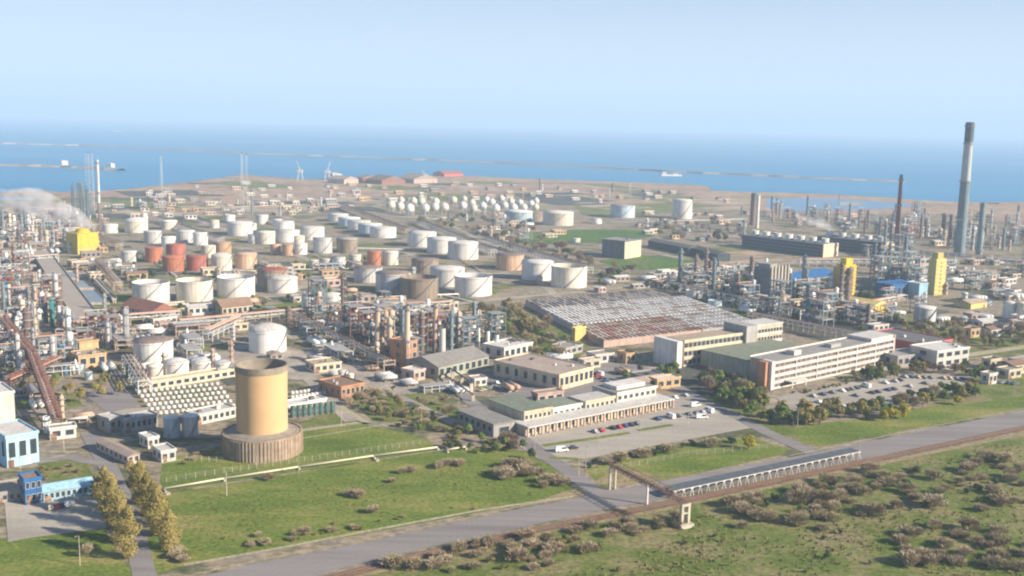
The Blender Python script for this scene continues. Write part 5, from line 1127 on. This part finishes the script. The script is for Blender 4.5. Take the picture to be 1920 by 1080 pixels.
# steam plume: a lumpy real cloud of steam
def steam(px, pb, pts, rad, desc, dens_):
    k = mpp(px, pb); g = G(px, pb); m = bpy.data.materials.new('steam'); m.use_nodes = True; n = m.node_tree; n.nodes.clear()
    o = n.nodes.new('ShaderNodeOutputMaterial'); v = n.nodes.new('ShaderNodeVolumePrincipled'); v.inputs['Color'].default_value = (.97, .97, 1, 1)
    tc = n.nodes.new('ShaderNodeNewGeometry'); no_ = n.nodes.new('ShaderNodeTexNoise'); no_.inputs['Scale'].default_value = .07; no_.inputs['Detail'].default_value = 4
    n.links.new(tc.outputs['Position'], no_.inputs['Vector']); rm_ = n.nodes.new('ShaderNodeMapRange'); rm_.inputs['From Min'].default_value = .38; rm_.inputs['From Max'].default_value = .62; rm_.inputs['To Max'].default_value = dens_
    n.links.new(no_.outputs[0], rm_.inputs['Value']); n.links.new(rm_.outputs[0], v.inputs['Density']); n.links.new(v.outputs[0], o.inputs['Volume'])
    mb = MB(); prof = []
    N = 14; vs = []; fs = []
    for i, ((x, y), r) in enumerate(zip(pts, rad)):
        c = Vector((x * k, 3 * i, y * k))
        for j in range(N):
            a = 2 * math.pi * j / N; rr = r * k * (1 + .22 * math.sin(3 * a + i * 1.7))
            vs.append(c + Vector((rr * .25 * math.cos(a), rr * math.cos(a), rr * math.sin(a))))
    for i in range(len(pts) - 1):
        for j in range(N): fs.append((i * N + j, i * N + (j + 1) % N, (i + 1) * N + (j + 1) % N, (i + 1) * N + j))
    fs.append(tuple(range(N - 1, -1, -1))); fs.append(tuple(range((len(pts) - 1) * N, len(pts) * N)))
    ob = mb.add(vs, fs, m).build('steam'); ob.location = g + Vector((0, 8, 0)); ob['kind'] = 'stuff'
    me = ob.data; bm = bmesh.new(); bm.from_mesh(me); bmesh.ops.recalc_face_normals(bm, faces=bm.faces); bm.to_mesh(me); bm.free()
steam(166, 475, [(8, 44), (0, 48), (-14, 54), (-32, 62), (-54, 70), (-80, 78), (-110, 86), (-145, 92), (-185, 96)], [4, 9, 13, 17, 21, 25, 27, 26, 18], '', .075)
steam(1560, 440, [(10, 6), (0, 12), (-18, 20), (-40, 28), (-62, 32)], [3, 7, 11, 12, 6], '', .09)
# ------------------------------------------------------------------ cars
CARC = {'white': (.75, .75, .75), 'silver': (.42, .43, .45), 'black': (.02, .02, .025), 'dark blue': (.02, .05, .16), 'red': (.40, .02, .02), 'grey': (.16, .16, .17), 'beige': (.45, .38, .27)}
def proto_car(cn, kind):
    m = bpy.data.materials.new('car_paint_' + cn.replace(' ', '_')); m.use_nodes = True; b_ = m.node_tree.nodes['Principled BSDF']; b_.inputs['Base Color'].default_value = (*CARC[cn], 1); b_.inputs['Roughness'].default_value = .3; b_.inputs['Coat Weight'].default_value = .6
    t = empty('parked_car', (0, 0, -500), 0, 'x', 'car'); L, W_ = (4.3, 1.75) if kind == 'car' else (5.6, 2.0)
    P = [(-.5, .32), (-.5, .8), (-.30, .88), (-.2, 1.42), (.12, 1.45), (.26, .95), (.47, .78), (.5, .35)] if kind == 'car' else [(-.5, .35), (-.5, 2.1), (-.45, 2.3), (.22, 2.3), (.36, 1.25), (.48, 1.05), (.5, .4)]
    n = len(P); vs = []
    for s_ in (-1, 1):
        for x, z in P: vs.append((x * L, s_ * W_ / 2 * (.8 if z > 1.3 else 1), z))
    MB().add(vs, [tuple(range(n - 1, -1, -1)) if False else tuple(range(n)), tuple(range(2 * n - 1, n - 1, -1))] + [(i, n + i, n + (i + 1) % n, (i + 1) % n) for i in range(n)], m).build('body', t)
    zt = 1.36 if kind == 'car' else 2.0; zb = .92 if kind == 'car' else 1.3; x0, x1 = (-.27, .22) if kind == 'car' else (-.1, .34)
    for s_ in (-1, 1):
        yb, yt = s_ * W_ / 2 * 1.0, s_ * W_ / 2 * .86
        MB().add([(x0 * L, yb, zb), (x1 * L, yb, zb), ((x1 - .09) * L, yt, zt), ((x0 + .08) * L, yt, zt)], [(0, 1, 2, 3)], M_glass).build('side_window', t)
    xf = .26 if kind == 'car' else .36
    MB().add([(xf * L + .03, -W_ * .42, .97 if kind == 'car' else 1.3), (xf * L + .03, W_ * .42, .97 if kind == 'car' else 1.3), ((xf - .14) * L + .05, W_ * .36, zt), ((xf - .14) * L + .05, -W_ * .36, zt)], [(0, 1, 2, 3)], M_glass).build('windscreen', t)
    for sx in (-.31, .31):
        for sy in (-1, 1): MB().rod((sx * L, sy * (W_ / 2 - .2), .33), (sx * L, sy * (W_ / 2 + .03), .33), .33, M_darksteel, 10, caps=True).build('wheel', t)
    return t
CPR = [(c, k, proto_car(c, k)) for c, k in [('white', 'car'), ('silver', 'car'), ('black', 'car'), ('dark blue', 'car'), ('red', 'car'), ('grey', 'car'), ('beige', 'car'), ('white', 'van')]]
def car(x, y, rz, place_, i=None):
    c, k, p = rnd.choice(CPR + CPR[1:6] + CPR[2:4]) if i is None else CPR[i]
    g = G(x, y); 
    if not is_free(g.x, g.y, .6): return
    occ_add(g, 1.0); o = copy_tree(p); o.location = (g.x, g.y, .11); o.rotation_euler = (0, 0, rz + rnd.uniform(-.05, .05)); o['group'] = f'{c} {k}s {place_}'; o['label'] = f'{c} {k} parked {place_}'; o.name = 'parked_' + k
def row(pA, pB, n, ang, place_, fill=.8, i=None):
    for j in range(n):
        if rnd.random() < fill: f = (j + .5) / n; car(pA[0] + (pB[0] - pA[0]) * f, pA[1] + (pB[1] - pA[1]) * f, ang, place_, i)
q = UANG + math.pi / 2
row((1100, 797), (1240, 765), 14, q, 'in front of the arcaded canteen', .75); row((1110, 812), (1200, 795), 8, q, 'beside the planted strip before the canteen', .8)
row((1215, 790), (1335, 772), 10, q, 'at the far end of the canteen car park', .7); row((1245, 775), (1330, 757), 8, UANG, 'at the far end of the canteen car park', .6)
car(1053, 847, .3, 'at the near corner of the canteen lot', 7); car(1075, 842, .5, 'at the near corner of the canteen lot', 2); car(1316, 785, .2, 'alone at the far side of the canteen lot', 7)
row((1240, 752), (1290, 742), 5, q, 'beside the canteen gable', .8)
row((1520, 745), (1700, 712), 20, q, 'in the upper row of the office lot', .6); row((1500, 762), (1760, 716), 26, q, 'in the middle row of the office lot', .5); row((1530, 774), (1800, 724), 24, q, 'in the lower row of the office lot', .45); row((1690, 708), (1810, 712), 10, q, 'at the far end of the office lot', .8)
row((915, 722), (1000, 708), 8, q, 'on the dark yard behind the canteen', .9); row((1110, 700), (1180, 740), 9, UANG, 'beside the lane behind the canteen', .9); row((1060, 690), (1130, 705), 6, q, 'next to the pink flat roof', .7)
row((900, 735), (960, 718), 6, UANG, 'on the dark yard behind the canteen', .8)
row((90, 955), (160, 943), 7, q, 'in front of the bright blue shed', .8); car(248, 905, q, 'on the lane by the ochre poplars', 3); row((255, 845), (290, 875), 4, q, 'by the white cabins', .8)
row((1840, 715), (1910, 722), 6, UANG, 'among the sheds past the office lot', .9)
for c, k, p in CPR:
    for ch in list(p.children): bpy.data.objects.remove(ch)
    bpy.data.objects.remove(p)
# ------------------------------------------------------------------ lamp posts
def lamp(x, y, h, desc, grp='street lamps of the plant'):
    k = mpp(x, y); t = empty('street_lamp', G(x, y), rnd.uniform(-.2, .2), desc, 'street lamp', grp)
    MB().rod((0, 0, 0), (0, 0, h), .16, conc, 6, r2=.09).build('pole', t); MB().rod((0, 0, h - .1), (0, -1.6, h + .5), .07, M_steel, 4).build('arm', t); MB().box(-.15, -2.2, h + .4, .15, -1.5, h + .6, M_steel).build('lamp_head', t)
for i, (x, y) in enumerate([(1085, 892), (1098, 880), (1002, 850), (560, 890), (425, 930), (150, 1060), (1495, 800), (1630, 705), (1765, 700), (1120, 830), (1200, 812), (1290, 800), (790, 800), (700, 745), (860, 782), (1380, 700), (1440, 690), (38, 880), (120, 845), (1610, 860), (1900, 740), (1700, 775), (640, 800), (480, 872)]):
    lamp(x, y, 9, auto('thin pale street lamp', x, y))
# ================================================================== TREES AND SHRUBS
def leaf_mat(name, a, b_):
    m = bpy.data.materials.new(name); m.use_nodes = True; n = m.node_tree; p = n.nodes['Principled BSDF']; p.inputs['Roughness'].default_value = .75; p.inputs['Specular IOR Level'].default_value = .15
    oi = n.nodes.new('ShaderNodeObjectInfo'); g = n.nodes.new('ShaderNodeNewGeometry'); no_ = n.nodes.new('ShaderNodeTexNoise'); no_.inputs['Scale'].default_value = .7; no_.inputs['Detail'].default_value = 3
    n.links.new(g.outputs['Position'], no_.inputs['Vector']); ad = n.nodes.new('ShaderNodeMath'); ad.operation = 'MULTIPLY_ADD'; ad.inputs[1].default_value = .5
    n.links.new(oi.outputs['Random'], ad.inputs[0]); n.links.new(no_.outputs[0], ad.inputs[2]); r = n.nodes.new('ShaderNodeValToRGB'); e = r.color_ramp.elements
    e[0].position = .45; e[0].color = (*a, 1); e[1].position = 1.0; e[1].color = (*b_, 1); n.links.new(ad.outputs[0], r.inputs[0]); n.links.new(r.outputs[0], p.inputs['Base Color']); return m
LM_ = {'ochre': leaf_mat('leaves_ochre', (.19, .165, .045), (.33, .27, .09)), 'yellow': leaf_mat('leaves_yellow', (.30, .27, .02), (.46, .38, .04)), 'green': leaf_mat('leaves_green', (.07, .12, .03), (.16, .21, .055)),
       'dark': leaf_mat('leaves_dark', (.03, .06, .025), (.07, .105, .04)), 'bare': leaf_mat('twigs_bare', (.28, .235, .145), (.46, .39, .25)), 'pink': leaf_mat('twigs_pinkish', (.29, .235, .155), (.47, .385, .265)), 'olive': leaf_mat('leaves_olive', (.12, .12, .04), (.22, .19, .07)),
       'brown': leaf_mat('twigs_brown', (.21, .16, .12), (.36, .28, .20))}
M_bark = mat('bark', (0.20, 0.155, 0.12), var=.4, scale=1.5)
def proto_tree(kind, h, w_, leaf, n, size, seed, twig=False, lobes=9, base=.18):
    q = random.Random(seed); nm = {'poplar': 'poplar_tree', 'round': {'bare': 'leafless_tree', 'brown': 'leafless_tree', 'dark': 'evergreen_tree'}.get(leaf, 'leafy_tree'), 'conifer': 'conifer_tree', 'shrub': 'shrub'}[kind]
    t = empty(nm, (0, 0, -500), 0, 'x', 'tree' if kind != 'shrub' else 'shrub'); tr = MB(); cr_ = MB(); m = LM_[leaf]; cl = []
    top = h * (.93 if kind in ('poplar', 'conifer') else .7)
    r0_ = h * .022 + .06; tr.rod((0, 0, -.1), (0, 0, top), r0_, M_bark, 6, r2=r0_ * .25)
    for i in range(lobes):
        if kind == 'poplar': f = (i + .5) / lobes; z = h * (base + (1 - base) * f * .92); R_ = w_ / 2 * (math.sin(math.pi * min(1, f * .8 + .16)) ** .7); a = q.uniform(0, 6.28); d = R_ * q.uniform(.2, .6); s_ = R_ * .85, h / lobes * 1.6
        elif kind == 'conifer': f = i / lobes; z = h * (.12 + .85 * f); R_ = w_ / 2 * (1 - f * .92); a = q.uniform(0, 6.28); d = R_ * .2; s_ = R_ * .95, h / lobes * .8
        else: a = q.uniform(0, 6.28); d = w_ / 2 * q.uniform(.1, .68); z = h * (base + .2 + (1 - base - .25) * q.random() * (1 - .5 * d / (w_ / 2))); s_ = w_ * q.uniform(.17, .28), h * q.uniform(.12, .2)
        c = Vector((d * math.cos(a), d * math.sin(a), z)); cl.append((c, s_))
        st = Vector((0, 0, max(.1, z - h * .22))); tr.rod(st, c, r0_ * .4, M_bark, 4, r2=r0_ * .12)
    for i in range(n):
        c, (sx, sz) = q.choice(cl)
        while True:
            v = Vector((q.uniform(-1, 1), q.uniform(-1, 1), q.uniform(-1, 1)))
            if .15 < v.length < 1: break
        v = v.normalized() * (v.length ** .45)
        p = c + Vector((v.x * sx, v.y * sx, v.z * sz)); s_ = size * q.uniform(.6, 1.3)
        if p.z < .05: p.z = .05 + q.random() * .3
        if twig:
            d = (Vector((v.x, v.y, abs(v.z) + .6))).normalized(); o_ = d.cross(Vector((q.uniform(-1, 1), q.uniform(-1, 1), q.uniform(-1, 1)))).normalized() * s_ * .14
            cr_.add([p - o_, p + o_, p + d * s_ * 1.3], [(0, 1, 2)], m)
            if q.random() < .35: o2 = o_.cross(d).normalized() * s_ * .45; cr_.add([p - o2, p + o2, p + d * s_ * .6], [(0, 1, 2)], m)
        else:
            nn = (v + Vector((q.uniform(-.6, .6), q.uniform(-.6, .6), q.uniform(-.3, .8)))).normalized(); a_ = nn.cross(Vector((0, 0, 1)) if abs(nn.z) < .9 else Vector((1, 0, 0))).normalized(); b2 = nn.cross(a_); th = q.uniform(0, 3.14)
            e1 = (a_ * math.cos(th) + b2 * math.sin(th)) * s_ * .5; e2 = (b2 * math.cos(th) - a_ * math.sin(th)) * s_ * .38
            cr_.add([p - e1, p - e2, p + e1, p + e2], [(0, 1, 2, 3)], m)
    cr_.build('crown', t); tr.build('trunk', t); return t
TP = {}
def tp(key, *a, **k): TP[key] = [proto_tree(*a, seed=s_, **k) for s_ in (1, 2, 3)]
tp('poplar', 'poplar', 16.5, 7.4, 'ochre', 6500, .42, lobes=18, base=.10)
tp('yellow', 'round', 7, 6.4, 'yellow', 1300, .62, lobes=12, base=.05)
tp('ochret', 'round', 8, 5.5, 'ochre', 900, .65, lobes=10)
tp('green', 'round', 7.5, 6, 'green', 900, .7, lobes=10)
tp('olive', 'round', 7.5, 6, 'olive', 900, .65, lobes=10)
tp('dark', 'round', 7, 6, 'dark', 900, .7, lobes=10)
tp('bare', 'round', 8, 6.5, 'bare', 1100, .9, twig=True, lobes=11)
tp('brownt', 'round', 8, 6.5, 'brown', 1100, .9, twig=True, lobes=11)
tp('conifer', 'conifer', 8, 3.2, 'dark', 700, .6, lobes=9)
tp('sbare', 'shrub', 3.4, 6.0, 'bare', 900, .8, twig=True, lobes=14, base=0)
tp('spink', 'shrub', 3.2, 5.8, 'pink', 900, .8, twig=True, lobes=14, base=0)
tp('sgreen', 'shrub', 2.2, 3.4, 'green', 500, .42, lobes=8, base=0)
tp('solive', 'shrub', 2.4, 3.6, 'olive', 500, .42, lobes=8, base=0)
tp('sdark', 'shrub', 2.6, 3.2, 'dark', 500, .45, lobes=8, base=0)
NAMES = {'poplar': 'ochre budding poplar', 'yellow': 'round yellow flowering tree', 'ochret': 'ochre budding tree', 'green': 'fresh green leafy tree', 'olive': 'olive green tree', 'dark': 'dark evergreen tree', 'bare': 'pale brown leafless tree', 'brownt': 'dark brown leafless tree',
         'conifer': 'slim dark conifer', 'sbare': 'brown leafless shrub', 'spink': 'pinkish brown leafless shrub', 'sgreen': 'green leafy shrub', 'solive': 'olive green shrub', 'sdark': 'dark evergreen shrub'}
CNT = {}
def plant(key, x, y, sc, label=None, group=None, zone='', g=None):
    o = copy_tree(rnd.choice(TP[key])); o.location = g or G(x, y); o.rotation_euler = (0, 0, rnd.uniform(0, 6.28)); s_ = sc * rnd.uniform(.85, 1.15); o.scale = (s_ * rnd.uniform(.9, 1.15), s_ * rnd.uniform(.9, 1.15), s_)
    n_ = o.name.split('.')[0]; CNT[n_] = CNT.get(n_, 0) + 1
    sz = 'big' if s_ > 1.08 else 'small' if s_ < .78 else 'midsized'
    if not label:
        gx, gy = PX(o.location); base = f'{sz} {NAMES[key]} {zone}'; cand = [base]
        if n_ != 'shrub': cand = [auto(f'{sz} {NAMES[key]}', gx, gy)]
        label = cand[0]; group = f'{NAMES[key]}s {zone}'
    o['label'] = label; o['group'] = (group if group and zone == '' else (f'{NAMES[key]}s' if n_ != 'shrub' else f'{NAMES[key]}s {zone}'))
for i, (x, y) in enumerate([(203, 968), (214, 992), (226, 1018), (240, 1046)]): plant('poplar', x, y, .95, f'ochre poplar on the paved yard side of the lane, {["farthest", "second farthest", "third", "nearest"][i]} of four', 'poplars lining the lane')
for i, (x, y) in enumerate([(262, 948), (274, 966), (287, 986), (300, 1006), (318, 1032)]): plant('poplar', x, y, .95, f'ochre poplar on the field side of the lane, {["farthest", "second farthest", "middle", "second nearest", "nearest"][i]} of five', 'poplars lining the lane')
for x, y, s_, d in ((1403, 843, 1.0, 'single round yellow tree at the end of the canteen car park'), (1657, 790, .85, 'dull yellow tree at the near end of the office lot clump'), (1674, 787, 1.0, 'broad yellow tree in the middle of the office lot clump'), (1693, 784, .95, 'bright yellow tree at the far end of the office lot clump'),
                    (1795, 760, .75, 'small yellow tree alone beyond the office lot clump'), (1405, 740, .8, 'ochre yellow tree by the orange stair tower'), (1340, 738, .7, 'yellow green tree in the dark garden before the laboratory')): plant('yellow' if 'ochre' not in d else 'ochret', x, y, s_, d, 'yellow trees')
for x, y in ((130, 742), (178, 740), (182, 800), (100, 735), (150, 755)): plant('ochret', x, y, .95, auto('ochre budding tree', x, y), 'ochre trees by the lane')
for x, y in ((194, 948), (256, 930), (250, 912), (188, 930)): plant('ochret', x, y, 1.15, auto('broad ochre budding tree heading the poplar row', x, y), 'ochre trees by the lane')
plant('bare', 165, 1045, .6, 'small pale leafless tree standing alone on the grass by the lane'); plant('dark', 995, 862, .8, 'round dark tree at the road corner of the canteen lot', 'dark trees')
def grove(poly, n, mix, r, zone, s0=.7, s1=1.15):
    for x, y, g in spots(poly, n, r): k_ = rnd.choice(mix); plant(k_, x, y, rnd.uniform(s0, s1), zone=zone, g=g)
grove([(858, 590), (960, 572), (1070, 640), (1050, 690), (990, 690), (960, 640)], 62, ['bare', 'brownt', 'olive', 'bare', 'green', 'olive'], 2.0, 'in the bare wood behind the white workshop')
grove([(1290, 742), (1330, 712), (1425, 722), (1440, 775), (1490, 800), (1420, 800), (1350, 775)], 46, ['dark', 'green', 'green', 'olive', 'green', 'brownt'], 1.6, 'in the garden between canteen and office block')
grove([(1440, 790), (1520, 775), (1660, 765), (1830, 730), (1830, 745), (1650, 782), (1520, 800)], 56, ['olive', 'dark', 'ochret', 'green', 'green', 'bare'], 1.4, 'along the lower edge of the office lot', .7, 1.1)
grove([(1590, 722), (1600, 705), (1690, 695), (1840, 690), (1850, 715), (1700, 705), (1640, 722)], 36, ['olive', 'dark', 'brownt', 'green'], 1.4, 'between the office block and its car park', .6, 1)
grove([(1690, 612), (1780, 600), (1935, 625), (1935, 650), (1820, 662), (1700, 630)], 44, ['olive', 'ochret', 'bare', 'olive', 'brownt'], 2, 'behind the red walled hall', .7, 1)
grove([(1150, 700), (1290, 690), (1280, 720), (1180, 725)], 10, ['dark', 'green'], 1.4, 'on the dark yard below the laboratory', .6, .8)
grove([(800, 405), (960, 412), (1060, 470), (1120, 500), (1250, 518), (1240, 528), (1080, 512), (900, 450), (780, 425)], 60, ['brownt', 'bare', 'dark', 'brownt'], 3.2, 'in the dark strip between white tanks and lawns', .8, 1.4)
grove([(1190, 412), (1400, 420), (1400, 455), (1320, 460), (1215, 440)], 26, ['brownt', 'dark', 'bare'], 3, 'behind the grey cube building', .8, 1.3)
grove([(200, 500), (700, 480), (760, 600), (640, 590), (300, 620), (220, 560)], 46, ['olive', 'green', 'dark'], 2.5, 'scattered between the storage tanks', .6, .9)
grove([(1120, 500), (1260, 515), (1420, 500), (1420, 530), (1220, 545), (1110, 540)], 16, ['dark', 'brownt', 'green'], 2, 'between the lawns and the ridged sheds', .7, 1.1)
grove([(-20, 700), (120, 690), (240, 740), (150, 800), (90, 780)], 10, ['ochret', 'olive', 'green'], 1.5, 'by the rusty trestle', .6, .9)
grove([(650, 760), (720, 722), (860, 760), (870, 800), (800, 815), (720, 790)], 26, ['olive', 'bare', 'green'], 1.5, 'on the rough plot beyond the orange pump house', .45, .7)
grove([(1205, 540), (1420, 520), (1640, 566), (1700, 600), (1640, 628), (1440, 600)], 34, ['conifer', 'dark', 'green', 'conifer'], 1.6, 'in the gaps of the dark pipe yard', .7, 1.1)
grove([(870, 812), (960, 800), (1000, 850), (930, 850)], 8, ['brownt', 'dark', 'green'], 1.5, 'at the top corner of the green field', .5, .7)
grove([(1205, 540), (1420, 520), (1640, 566), (1700, 600), (1640, 628), (1440, 600)], 34, ['conifer', 'dark', 'green', 'conifer'], 1.6, 'in the gaps of the dark pipe yard', .7, 1.1)
# shrubs
def shrubs(poly, n, mix, r, zone, s0=.7, s1=1.2):
    for x, y, g in spots(poly, n, r): k_ = rnd.choice(mix); plant(k_, x, y, rnd.uniform(s0, s1), zone=zone, g=g)
for x, y in ((655, 930), (672, 933), (755, 888), (772, 886), (822, 878), (840, 874), (862, 873), (557, 1004), (572, 1002), (622, 998), (700, 962), (505, 900), (735, 905)): plant('spink', x, y, rnd.uniform(.6, .9), auto('pinkish brown shrub', x, y).replace('shrub ', 'shrub on the open green field ')[:1000] if False else 'pinkish brown shrub dotted on the open green field', 'pinkish shrubs on the green field')
shrubs([(915, 890), (985, 865), (1045, 895), (1070, 920), (1010, 915)], 16, ['spink', 'sbare', 'sdark'], .8, 'at the field corner by the canteen lane')
shrubs([(820, 820), (880, 800), (960, 820), (985, 845), (900, 850), (830, 845)], 24, ['sdark', 'sgreen', 'sbare', 'solive'], .9, 'at the top corner of the green field')
shrubs([(640, 755), (700, 745), (860, 790), (850, 820), (720, 795)], 26, ['solive', 'spink', 'sgreen', 'sbare'], .8, 'on the rough plot beyond the orange pump house')
shrubs([(1090, 872), (1300, 832), (1390, 822), (1390, 830), (1300, 842), (1095, 884)], 26, ['sdark', 'sdark', 'sbare'], .5, 'in the hedge before the canteen lot', .7, 1.2)
shrubs([(1345, 940), (1480, 930), (1560, 890), (1700, 880), (1800, 870), (1900, 850), (1940, 900), (1900, 960), (1700, 960), (1500, 985), (1360, 975)], 84, ['spink', 'sbare', 'sbare', 'spink', 'sdark'], 1.5, 'in the thicket beyond the railway', .5, 1.25)
shrubs([(1640, 1000), (1800, 985), (1930, 1000), (1930, 1070), (1700, 1060)], 34, ['spink', 'sbare', 'spink'], 1.4, 'in the lower thicket near the bottom edge', .5, 1.15)
shrubs([(720, 1062), (860, 1030), (1000, 1005), (1130, 985), (1260, 960), (1300, 985), (1150, 1020), (1050, 1064), (860, 1080)], 56, ['spink', 'sbare', 'spink', 'solive'], 1.2, 'in the brown scrub strip below the railway', .45, 1.05)
shrubs([(1300, 990), (1500, 960), (1940, 880), (1940, 1080), (1100, 1080)], 22, ['sbare', 'sdark', 'solive'], 1.5, 'loosely dotted over the rough grass', .4, .8)
shrubs([(400, 1010), (600, 985), (800, 950), (1000, 920), (990, 935), (700, 992), (450, 1035)], 22, ['solive', 'sbare', 'solive'], .8, 'along the lower edge of the green field', .3, .6)
shrubs([(320, 1000), (345, 1055), (330, 1055), (310, 1020)], 5, ['sbare', 'spink'], .8, 'by the nearest poplar', .5, .8)
shrubs([(70, 880), (160, 868), (165, 890), (80, 900)], 8, ['sgreen', 'solive'], .7, 'in the small green plot by the blue workshop', .5, .9)
shrubs([(1480, 735), (1660, 690), (1665, 700), (1500, 745)], 14, ['sgreen', 'solive'], .8, 'at the foot of the office block', .5, .9)
shrubs([(370, 850), (420, 840), (350, 870), (310, 880)], 8, ['sbare', 'solive'], .8, 'in front of the brown ringed basin', .4, .7)
for key in TP:
    for p in TP[key]:
        for ch in list(p.children): bpy.data.objects.remove(ch)
        bpy.data.objects.remove(p)
# dry grass tufts in the near rough ground: one mass nobody could count
def tufts(name, poly, n, m, hs, label):
    mb = MB(); xs = [p[0] for p in poly]; ys = [p[1] for p in poly]
    for _ in range(n):
        x = rnd.uniform(min(xs), max(xs)); y = rnd.uniform(min(ys), max(ys))
        if not inside(x, y, poly): continue
        if math.sin(x * .021 + 1.3 * math.sin(y * .03)) + math.sin(y * .05 + x * .009) + rnd.uniform(-.9, .9) < 0: continue
        g = G(x, y)
        if not is_free(g.x, g.y, -.5): continue
        for k_ in range(3):
            a = rnd.uniform(0, 6.28); r = rnd.uniform(0, .5); h = hs * rnd.uniform(.5, 1.2); c = (g.x + r * math.cos(a), g.y + r * math.sin(a)); w_ = rnd.uniform(.15, .4)
            mb.add([(c[0] - w_ * math.sin(a), c[1] + w_ * math.cos(a), .04), (c[0] + w_ * math.sin(a), c[1] - w_ * math.cos(a), .04), (c[0] + rnd.uniform(-.3, .3), c[1] + rnd.uniform(-.3, .3), h)], [(0, 1, 2)], m)
    o = mb.build(name); o['kind'] = 'stuff'; o['label'] = label
tufts('grass', [(1000, 1075), (1340, 950), (1623, 885), (1940, 820), (1940, 1090), (980, 1090)], 5000, LM_['olive'], .8, 'rough grass beyond the railway')
tufts('grass', [(330, 1040), (320, 940), (820, 860), (960, 870), (1040, 925), (700, 985), (360, 1048)], 2600, LM_['olive'], .4, 'grass of the green field')
print(CNT)
# ================================================================== AIR
def haze():
    m = bpy.data.materials.new('haze'); m.use_nodes = True; n = m.node_tree; n.nodes.clear()
    o = n.nodes.new('ShaderNodeOutputMaterial'); v = n.nodes.new('ShaderNodeVolumePrincipled')
    v.inputs['Color'].default_value = (0.60, 0.79, 1.0, 1); v.inputs['Density'].default_value = 0.000155; v.inputs['Anisotropy'].default_value = 0.0
    n.links.new(v.outputs[0], o.inputs['Volume'])
    ob = MB().box(-30000, -1200, -3, 30000, 30000, 600, m).build('haze'); ob['kind'] = 'stuff'
    return ob
haze()
print('objects', len(bpy.data.objects))
